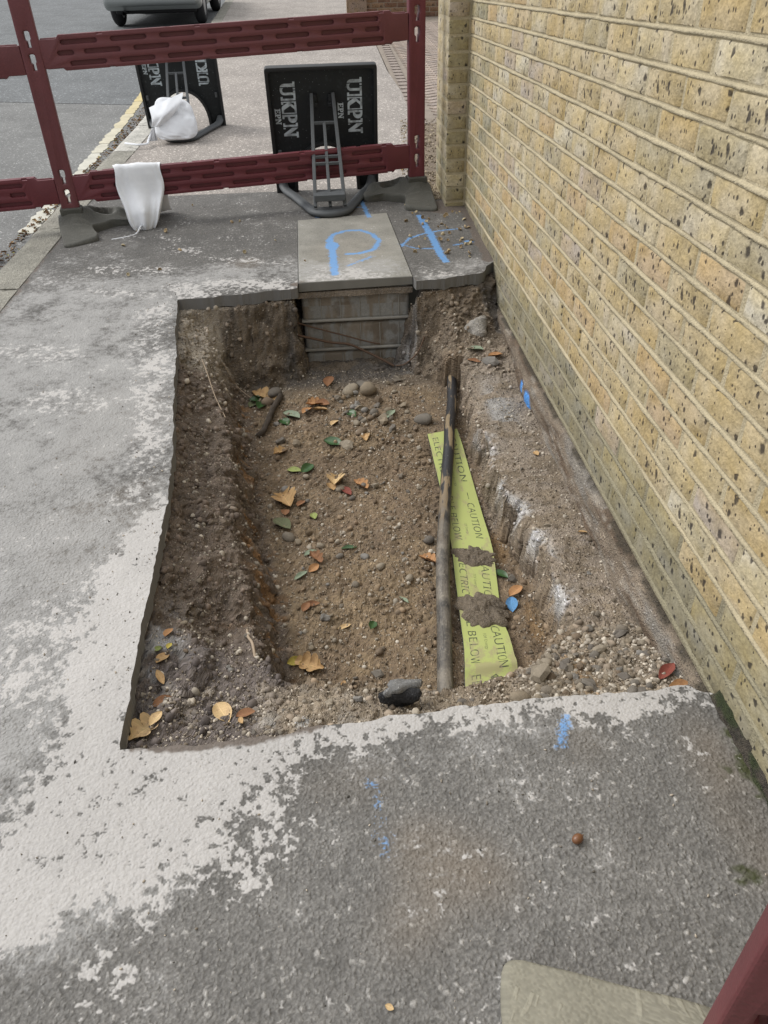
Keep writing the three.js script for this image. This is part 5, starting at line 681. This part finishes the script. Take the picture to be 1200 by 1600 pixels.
{ // grit pressed into the soil
  const n = 20000, gi = new THREE.InstancedMesh(stoneGeo(900, 0.7, 0.4, 0), mat({ color: lin(1, 1, 1), roughness: 0.9 }), n), m = new THREE.Matrix4(), c = new THREE.Color(), P = new THREE.Vector3(), S = new THREE.Vector3(), rg = rng(303); gi.name = 'grit'; let k = 0;
  while (k < n) { const z = -3.5 + 2.46 * rg(), x = cutX(z) + 0.01 + (0.76 - cutX(z)) * rg(), lip = z > lipZ(x), be = x > benchX(z); const den = lip ? 0.95 : be ? 0.4 : x > 0.31 && x < 0.47 && z > -2.8 ? 0.05 : 0.5; if (rg() > den) continue; const y = pitHeight(x, z); if (z < -3.42 && x > -0.2 && x < 0.34) continue;
    const r = (0.0012 + 0.0032 * Math.pow(rg(), 3)) * (lip ? 1.25 : 1); P.set(x, y + r * 0.3, z); q4.setFromEuler(e3.set(rg() * 6, rg() * 6, rg() * 6)); S.setScalar(r); m.compose(P, q4, S); gi.setMatrixAt(k, m); const t = Math.pow(rg(), 2); c.setRGB(mix(0.12, 0.6, t), mix(0.09, 0.53, t), mix(0.06, 0.43, t)); gi.setColorAt(k, c); k++; }
  gi.castShadow = gi.receiveShadow = true; scene.add(gi);
  const n2 = 2100, sm = new THREE.InstancedMesh(stoneGeo(901, 0.7, 0.45, 1), mat({ map: patchy.map, color: lin(2, 2, 2), roughness: 0.9 }), n2); sm.name = 'small_gravel';
  for (let i = 0; i < n2;) { const heap = rg() < 0.42; let x, z; if (heap) { x = 0.38 + 0.385 * rg(); z = -1.07 + (lipZ(x) + 1.08) * rg(); } else { z = -3.4 + 2.33 * rg(); x = cutX(z) + 0.02 + (0.74 - cutX(z)) * rg(); if (x > 0.3 && x < 0.48 && z > -2.8) continue; if (z < -3.42 && x > -0.2 && x < 0.34) continue; }
    const r = (heap ? 0.004 : 0.003) + (heap ? 0.006 : 0.005) * Math.pow(rg(), 2); P.set(x, pitHeight(x, z) - (heap ? r * 0.15 : -r * 0.1), z); q4.setFromEuler(e3.set(rg() * 6, rg() * 6, rg() * 6)); S.setScalar(r); m.compose(P, q4, S); sm.setMatrixAt(i, m); const t = Math.pow(rg(), heap ? 2.2 : 1.4); c.setRGB(mix(0.15, 0.6, t), mix(0.12, 0.54, t), mix(0.085, 0.45, t)); sm.setColorAt(i, c); i++; }
  { // stones and crumbs showing in the cut banks
    const gp = pitMesh.attributes.position, gn = pitMesh.attributes.normal, gc = pitMesh.attributes.color, nb = 4200, bk = new THREE.InstancedMesh(stoneGeo(902, 0.75, 0.5, 1), mat({ map: patchy.map, color: lin(2, 2, 2), roughness: 0.95 }), nb); bk.name = 'bank_stones'; let i = 0, guard = 0;
    while (i < nb && guard++ < 4e6) { const k = Math.floor(rg() * gp.count), ny = gn.getY(k); if (ny > 0.8 || ny < -0.2) continue; const x = gp.getX(k), y = gp.getY(k), z = gp.getZ(k); if (z < -3.5 || x > 0.75 || x < cutX(z) - 0.02 || y > ground(z) - 0.045) continue; const r = 0.0018 + 0.0095 * Math.pow(rg(), 3.2);
      P.set(x - gn.getX(k) * r * 0.3, y, z - gn.getZ(k) * r * 0.3); q4.setFromEuler(e3.set(rg() * 6, rg() * 6, rg() * 6)); S.setScalar(r); m.compose(P, q4, S); bk.setMatrixAt(i, m); const t = rg(), w = rg() < 0.16 ? 1 : 0, b = 0.6 + 0.8 * t; c.setRGB(w ? 0.4 * b : gc.getX(k) * 0.5 * b * 1.15, w ? 0.35 * b : gc.getY(k) * 0.5 * b * 1.15, w ? 0.28 * b : gc.getZ(k) * 0.5 * b * 1.2); bk.setColorAt(i, c); i++; }
    scene.add(bk); stuff(bk, 'stones and crumbs of earth showing in the cut banks', 'stones');
  }
  scene.add(sm); stuff(sm, 'small gravel bedded in the soil of the pit', 'gravel'); stuff(gi, 'fine grit and crumbs pressed into the soil of the pit', 'grit');
}

// ---------------------------------------------------------------- leaves
function leafGeo(kind, seed, curl) {
  const q = rng(seed), nv = kind === 'oak' ? 22 : 9, ph = q() * 6;
  const g = gridGeo(4, nv, (u, v) => { const a = (u - 0.5) * 2; let w = kind === 'oak' ? (0.10 + 0.30 * Math.pow(Math.sin(Math.PI * Math.min(1, v * 0.92 + 0.05)), 0.8)) * (0.72 + 0.28 * Math.cos(v * 22 + ph)) * (v < 0.1 ? 0.35 : 1) : kind === 'long' ? 0.19 * Math.pow(Math.sin(Math.PI * v), 0.75) : 0.31 * Math.pow(Math.sin(Math.PI * v), 0.7); if (v < 0.001 || v > 0.999) w = 0.015; const x = a * w, z = v - 0.5; return [x, curl * (0.9 * a * a * w * 1.6 + 0.35 * (z * z)) + 0.05 * curl * Math.sin(v * 9 + a * 3 + ph), z + 0.06 * Math.abs(a) * (kind === 'oak' ? Math.sin(v * 22 + ph) : 0)]; });
  return g;
}
const leafGeos = { oak: [1, 2, 3].map((s) => leafGeo('oak', s, 0.55)), oval: [4, 5, 6].map((s) => leafGeo('oval', s, 0.35)), long: [7, 8].map((s) => leafGeo('long', s, 0.4)) };
const leafTex = bake(256, 256, (u, v, o) => { const rib = Math.abs(u - 0.5) < 0.025 ? 0.25 : 0, side = Math.abs(Math.sin((v * 9 + Math.abs(u - 0.5) * 3) * Math.PI)) > 0.97 ? 0.12 : 0, n = fbm(u * 7, v * 7, 4, 3), s = 0.5 * (0.8 + 0.4 * n + rib + side - (n > 0.66 ? 0.25 : 0)); o[0] = s; o[1] = s * (1 - 0.1 * (n - 0.5)); o[2] = s * 0.95; o[3] = 0.5 + rib - side; });
const leafCols = { tan: [0.42, 0.27, 0.13], pale: [0.52, 0.37, 0.2], orange: [0.38, 0.2, 0.09], brown: [0.22, 0.105, 0.05], red: [0.2, 0.05, 0.035], green: [0.035, 0.085, 0.025], lime: [0.24, 0.28, 0.09], sage: [0.21, 0.255, 0.185], olive: [0.13, 0.14, 0.075], yellow: [0.36, 0.29, 0.06], blue: [0.09, 0.23, 0.44] };
const leafMats = {}; for (const k in leafCols) leafMats[k] = new THREE.MeshStandardMaterial({ map: leafTex.map, color: lin(...leafCols[k].map((v) => v * 2)), roughness: k === 'green' ? 0.4 : 0.8, side: THREE.DoubleSide });
const rlf = rng(404), leafWords = { tan: 'tan', pale: 'pale tan', orange: 'orange-brown', brown: 'dull brown', red: 'dark red', green: 'dark green', lime: 'yellow-green', sage: 'grey-green', olive: 'olive', yellow: 'yellow', blue: 'blue-sprayed' };
function leaf(x, z, px, kind, col, where, lift = 0.006, turn) {
  const L = px * 0.00089 * Math.hypot(x, EYE + 0.2, z) * 1.35, o = mesh('leaf', leafGeos[kind][Math.floor(rlf() * leafGeos[kind].length)], leafMats[col], scene); o.scale.setScalar(L); o.position.set(x, (z > -1.01 || z < -3.6 ? ground(z) : pitHeight(x, z)) + lift, z); o.rotation.set(0.5 * (rlf() - 0.5), turn ?? rlf() * 6.3, 0.5 * (rlf() - 0.5)); return tag(o, `${leafWords[col]} ${kind === 'oak' ? 'lobed oak leaf' : kind === 'long' ? 'narrow leaf' : 'oval leaf'} ${where}`, 'leaf', 'fallen leaves');
}
const L1 = 'lying among the stones on the far pit floor', L2 = 'in the middle of the pit floor', L3 = 'on the near part of the pit floor', L4 = 'on the near left shelf of the pit', L5 = 'on the gravel heap by the wall', L6 = 'on the bank behind the cable', L7 = 'beside the near end of the tape';
for (const a of [[-0.385, -3.215, 30, 'oak', 'tan', 'below the rear left bank'], [-0.412, -3.181, 18, 'oval', 'green', L1], [-0.39, -3.115, 18, 'oval', 'green', 'beside the dark stick'], [-0.431, -3.151, 16, 'oval', 'olive', L1], [-0.249, -3.036, 24, 'oval', 'sage', L1], [-0.277, -2.991, 18, 'oval', 'green', L1], [-0.177, -3.04, 16, 'oval', 'orange', L1], [-0.142, -3.086, 18, 'oak', 'orange', L1], [-0.119, -3.034, 18, 'oval', 'tan', L1], [-0.104, -3.082, 16, 'oval', 'brown', L1], [-0.073, -3.275, 20, 'oval', 'brown', 'below the chamber rings'], [0.026, -3.183, 12, 'long', 'sage', L1], [0.025, -2.993, 16, 'oval', 'green', L1], [0.196, -2.955, 22, 'long', 'sage', L1], [-0.054, -2.907, 14, 'oval', 'pale', L1], [-0.062, -2.747, 24, 'oval', 'green', 'beside a round pebble'], [-0.285, -2.718, 18, 'oak', 'tan', L1], [-0.225, -2.581, 18, 'oval', 'lime', L2], [-0.17, -2.575, 20, 'oval', 'green', L2], [-0.056, -2.473, 28, 'oak', 'pale', L2], [-0.076, -2.438, 18, 'oval', 'tan', L2], [-0.02, -2.41, 18, 'oval', 'red', L2], [0.039, -2.44, 20, 'oak', 'orange', L2], [-0.249, -2.39, 38, 'oak', 'tan', L2], [-0.25, -2.297, 16, 'oval', 'brown', L2], [-0.142, -2.253, 14, 'oval', 'lime', L2], [-0.259, -2.224, 28, 'oval', 'olive', L2], [-0.191, -2.341, 16, 'oval', 'brown', L2], [-0.152, -2.033, 16, 'oval', 'sage', L2], [-0.14, -1.949, 16, 'oval', 'orange', L2], [-0.134, -1.997, 20, 'oak', 'brown', L2], [-0.183, -1.917, 20, 'long', 'sage', L2], [-0.018, -2.06, 18, 'long', 'green', L2], [-0.149, -1.767, 22, 'long', 'brown', L3], [-0.163, -1.753, 16, 'oval', 'brown', L3], [-0.046, -1.67, 18, 'long', 'pale', L3], [0.149, -1.78, 16, 'long', 'sage', L3], [0.042, -1.667, 16, 'oval', 'green', L3], [-0.193, -1.538, 18, 'oval', 'yellow', 'at the foot of the left bank'], [-0.15, -1.521, 32, 'oak', 'tan', L3], [-0.053, -1.421, 24, 'oak', 'tan', 'just behind the near lip'], [0.245, -1.945, 22, 'oak', 'orange', 'just left of the cable'], [0.078, -2.769, 14, 'oak', 'tan', 'near the far end of the tape'], [0.485, -1.715, 22, 'oval', 'blue', L7], [0.508, -1.767, 22, 'oval', 'orange', L7], [0.479, -1.862, 18, 'oval', 'green', L7],
  [-0.521 + 0.035, -1.104, 34, 'oak', 'pale', 'in the near left corner of the pit'], [-0.463, -1.12, 18, 'oval', 'pale', L4], [-0.323, -1.149, 30, 'oval', 'pale', 'standing out on the dark soil of the near shelf'], [-0.269, -1.135, 20, 'oval', 'brown', L4], [-0.465, -1.186, 20, 'oval', 'brown', 'close under the left pavement edge'], [-0.48, -1.256, 20, 'long', 'tan', L4], [-0.485, -1.319, 18, 'oval', 'tan', 'beside two tiny green leaves on the near shelf'], [-0.48, -1.393, 16, 'oval', 'orange', L4], [-0.471, -1.346, 10, 'oval', 'yellow', L4], [-0.5, -1.344, 9, 'oval', 'lime', L4], [-0.275, -1.107, 9, 'oval', 'tan', L4],
  [0.725, -1.178, 32, 'long', 'red', L5], [0.735, -1.12, 26, 'oval', 'orange', L5], [0.609, -3.188, 18, 'oval', 'sage', L6], [0.69, -3.124, 17, 'oval', 'orange', L6], [0.589, -3.099, 15, 'long', 'brown', L6], [0.699, -2.353, 10, 'oval', 'tan', 'on the concrete bench'], [0.73, -1.856, 10, 'oval', 'tan', 'against the footing of the wall']]) leaf(...a);
leaf(-0.58, -1.115, 8, 'oval', 'orange', 'on the dusty pavement left of the pit', 0.004); leaf(0.012, -0.5, 8, 'oval', 'pale', 'on the dark pavement in front', 0.004);
{ // the acorn on the near pavement, and acorn cups strewn about the barrier
  const ac = thing('acorn', 'brown acorn lying alone on the near pavement', 'acorn', [0.377, 0.009 + ground(-0.741), -0.741], 0.5); const nut = new THREE.SphereGeometry(0.009, 20, 14); nut.scale(1.3, 1, 1); mesh('nut', nut, mat({ color: lin(0.16, 0.07, 0.03), roughness: 0.35 }), ac); const tip = new THREE.ConeGeometry(0.0022, 0.005, 8); tip.rotateZ(-Math.PI / 2); tip.translate(0.0135, 0, 0); mesh('tip', tip, mat({ color: lin(0.2, 0.12, 0.07) }), ac);
  const cup = new THREE.LatheGeometry([[0, 0], [0.5, 0.06], [0.9, 0.4], [1, 0.8], [0.85, 0.82], [0.7, 0.4], [0, 0.25]].map((p) => new THREE.Vector2(...p)), 10), cm = [[0.4, 0.3, 0.17], [0.3, 0.22, 0.13], [0.5, 0.42, 0.27]].map((t) => mat({ color: lin(...t) })), rc = rng(55);
  for (let i = 0; i < 75; i++) { const zone = rc(); let x, z; if (zone < 0.5) { x = 0.35 + 0.38 * Math.pow(rc(), 0.6); z = -3.75 - 1.0 * rc(); } else if (zone < 0.75) { x = -1.2 + 1.2 * rc(); z = -3.6 - 1.3 * rc(); } else { x = 0.1 + 0.5 * rc(); z = -4.9 - 1.4 * rc(); } if (x > 0.6 && z < -4.5) continue; const o = mesh('acorn_cup', cup, cm[Math.floor(rc() * 3)], scene); o.scale.setScalar(0.006 + 0.007 * rc()); o.position.set(x, ground(z) + 0.002, z); o.rotation.set(rc() * 2.2, rc() * 6, rc() * 2); if (o.rotation.x > 1) o.position.y += 0.006; tag(o, 'tiny acorn cup strewn on the tarmac around the barrier', 'acorn cup', 'acorn cups on the tarmac'); }
}
{ // leaf litter in the gutter, gravelly litter beside the pier, crumbs on the pavement
  const m = new THREE.Matrix4(), c = new THREE.Color(), P = new THREE.Vector3(), S = new THREE.Vector3(), r = rng(606), dead = new THREE.MeshStandardMaterial({ roughness: 0.9, side: THREE.DoubleSide });
  const lit = new THREE.InstancedMesh(leafGeo('oval', 31, 0.6), dead, 2600); lit.name = 'leaf_litter';
  for (let k = 0; k < 2600; k++) { const z = -2.6 - 9.5 * Math.pow(r(), 1.1), w = 0.18 * Math.pow(r(), 1.5), x = kerbFront(z) - 0.004 - w; P.set(x, ground(z) - 0.094 + 0.02 * (1 - w / 0.2) * r(), z); q4.setFromEuler(e3.set(1.2 * (r() - 0.5), r() * 6.3, 1.2 * (r() - 0.5))); S.setScalar(0.012 + 0.028 * r() * r()); m.compose(P, q4, S); lit.setMatrixAt(k, m); const t = r(), p = t < 0.5 ? [0.2, 0.12, 0.065] : t < 0.8 ? [0.34, 0.23, 0.12] : t < 0.93 ? [0.1, 0.07, 0.05] : [0.3, 0.28, 0.1]; const b = 0.7 + 0.6 * r(); c.setRGB(p[0] * b, p[1] * b, p[2] * b); lit.setColorAt(k, c); }
  scene.add(lit); stuff(lit, 'brown leaf litter lying along the gutter', 'leaf litter');
  const gv = new THREE.InstancedMesh(stoneGeo(910, 0.7, 0.5, 0), mat({ color: lin(1, 1, 1) }), 2600); gv.name = 'gravel';
  for (let k = 0; k < 2600; k++) { let x, z, y; z = -4.75 - 2.3 * Math.pow(r(), 1.3); const lo = z > -5.06 ? 0.6 : lerpTable([[-7, 0.6], [-6.7, 0.58], [-5.8, 0.5], [-5.06, 0.45]])(z); x = lo + (z > -5.06 ? 0.05 : 0.75 * r()) * Math.pow(r(), 0.5); const s = 0.002 + 0.008 * Math.pow(r(), 2); P.set(x, ground(z) + s * 0.3, z); q4.setFromEuler(e3.set(r() * 6, r() * 6, r() * 6)); S.setScalar(s); m.compose(P, q4, S); gv.setMatrixAt(k, m); const t = r(); c.setRGB(mix(0.12, 0.5, t), mix(0.09, 0.42, t), mix(0.06, 0.3, t)); gv.setColorAt(k, c); }
  scene.add(gv); stuff(gv, 'loose gravel and litter beside the brick pier', 'gravel');
  const cr = new THREE.InstancedMesh(stoneGeo(920, 0.6, 0.5, 0), mat({ color: lin(1, 1, 1) }), 1500); cr.name = 'crumbs';
  for (let k = 0; k < 1500; k++) { let x, z; const t0 = r(); if (t0 < 0.3) { z = -1.0 + 0.9 * r(); x = -0.9 + 1.65 * r(); } else if (t0 < 0.6) { z = -1.2 - 2.4 * r(); x = cutX(z) - 0.012 - 0.5 * Math.pow(r(), 2); } else { z = -3.7 - 1.35 * r(); x = -1.45 + 2.15 * r(); } const s = 0.0008 + 0.0026 * Math.pow(r(), 3); P.set(x, ground(z) + s * 0.4, z); q4.setFromEuler(e3.set(r() * 6, r() * 6, r() * 6)); S.setScalar(s); m.compose(P, q4, S); cr.setMatrixAt(k, m); const t = Math.pow(r(), 1.2); c.setRGB(mix(0.03, 0.5, t), mix(0.027, 0.43, t), mix(0.022, 0.34, t)); cr.setColorAt(k, c); }
  scene.add(cr); stuff(cr, 'scattered crumbs of soil and grit on the pavement', 'crumbs');
}
{ // strip of moss and dirt in the angle between wall and pavement
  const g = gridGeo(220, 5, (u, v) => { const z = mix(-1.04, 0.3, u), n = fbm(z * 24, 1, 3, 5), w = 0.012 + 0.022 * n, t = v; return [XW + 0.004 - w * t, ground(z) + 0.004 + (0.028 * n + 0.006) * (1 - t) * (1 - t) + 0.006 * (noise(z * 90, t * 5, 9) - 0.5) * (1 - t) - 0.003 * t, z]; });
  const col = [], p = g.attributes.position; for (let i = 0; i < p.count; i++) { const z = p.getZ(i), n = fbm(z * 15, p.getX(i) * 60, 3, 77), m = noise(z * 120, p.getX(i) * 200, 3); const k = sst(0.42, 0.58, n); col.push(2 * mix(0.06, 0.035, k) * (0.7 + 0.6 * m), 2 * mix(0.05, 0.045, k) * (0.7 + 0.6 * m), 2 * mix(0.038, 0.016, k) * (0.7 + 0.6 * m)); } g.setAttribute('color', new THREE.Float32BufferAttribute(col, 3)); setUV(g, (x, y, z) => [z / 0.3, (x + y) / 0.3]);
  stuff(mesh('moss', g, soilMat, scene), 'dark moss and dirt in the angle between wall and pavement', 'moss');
}
renderer.render(scene, camera);
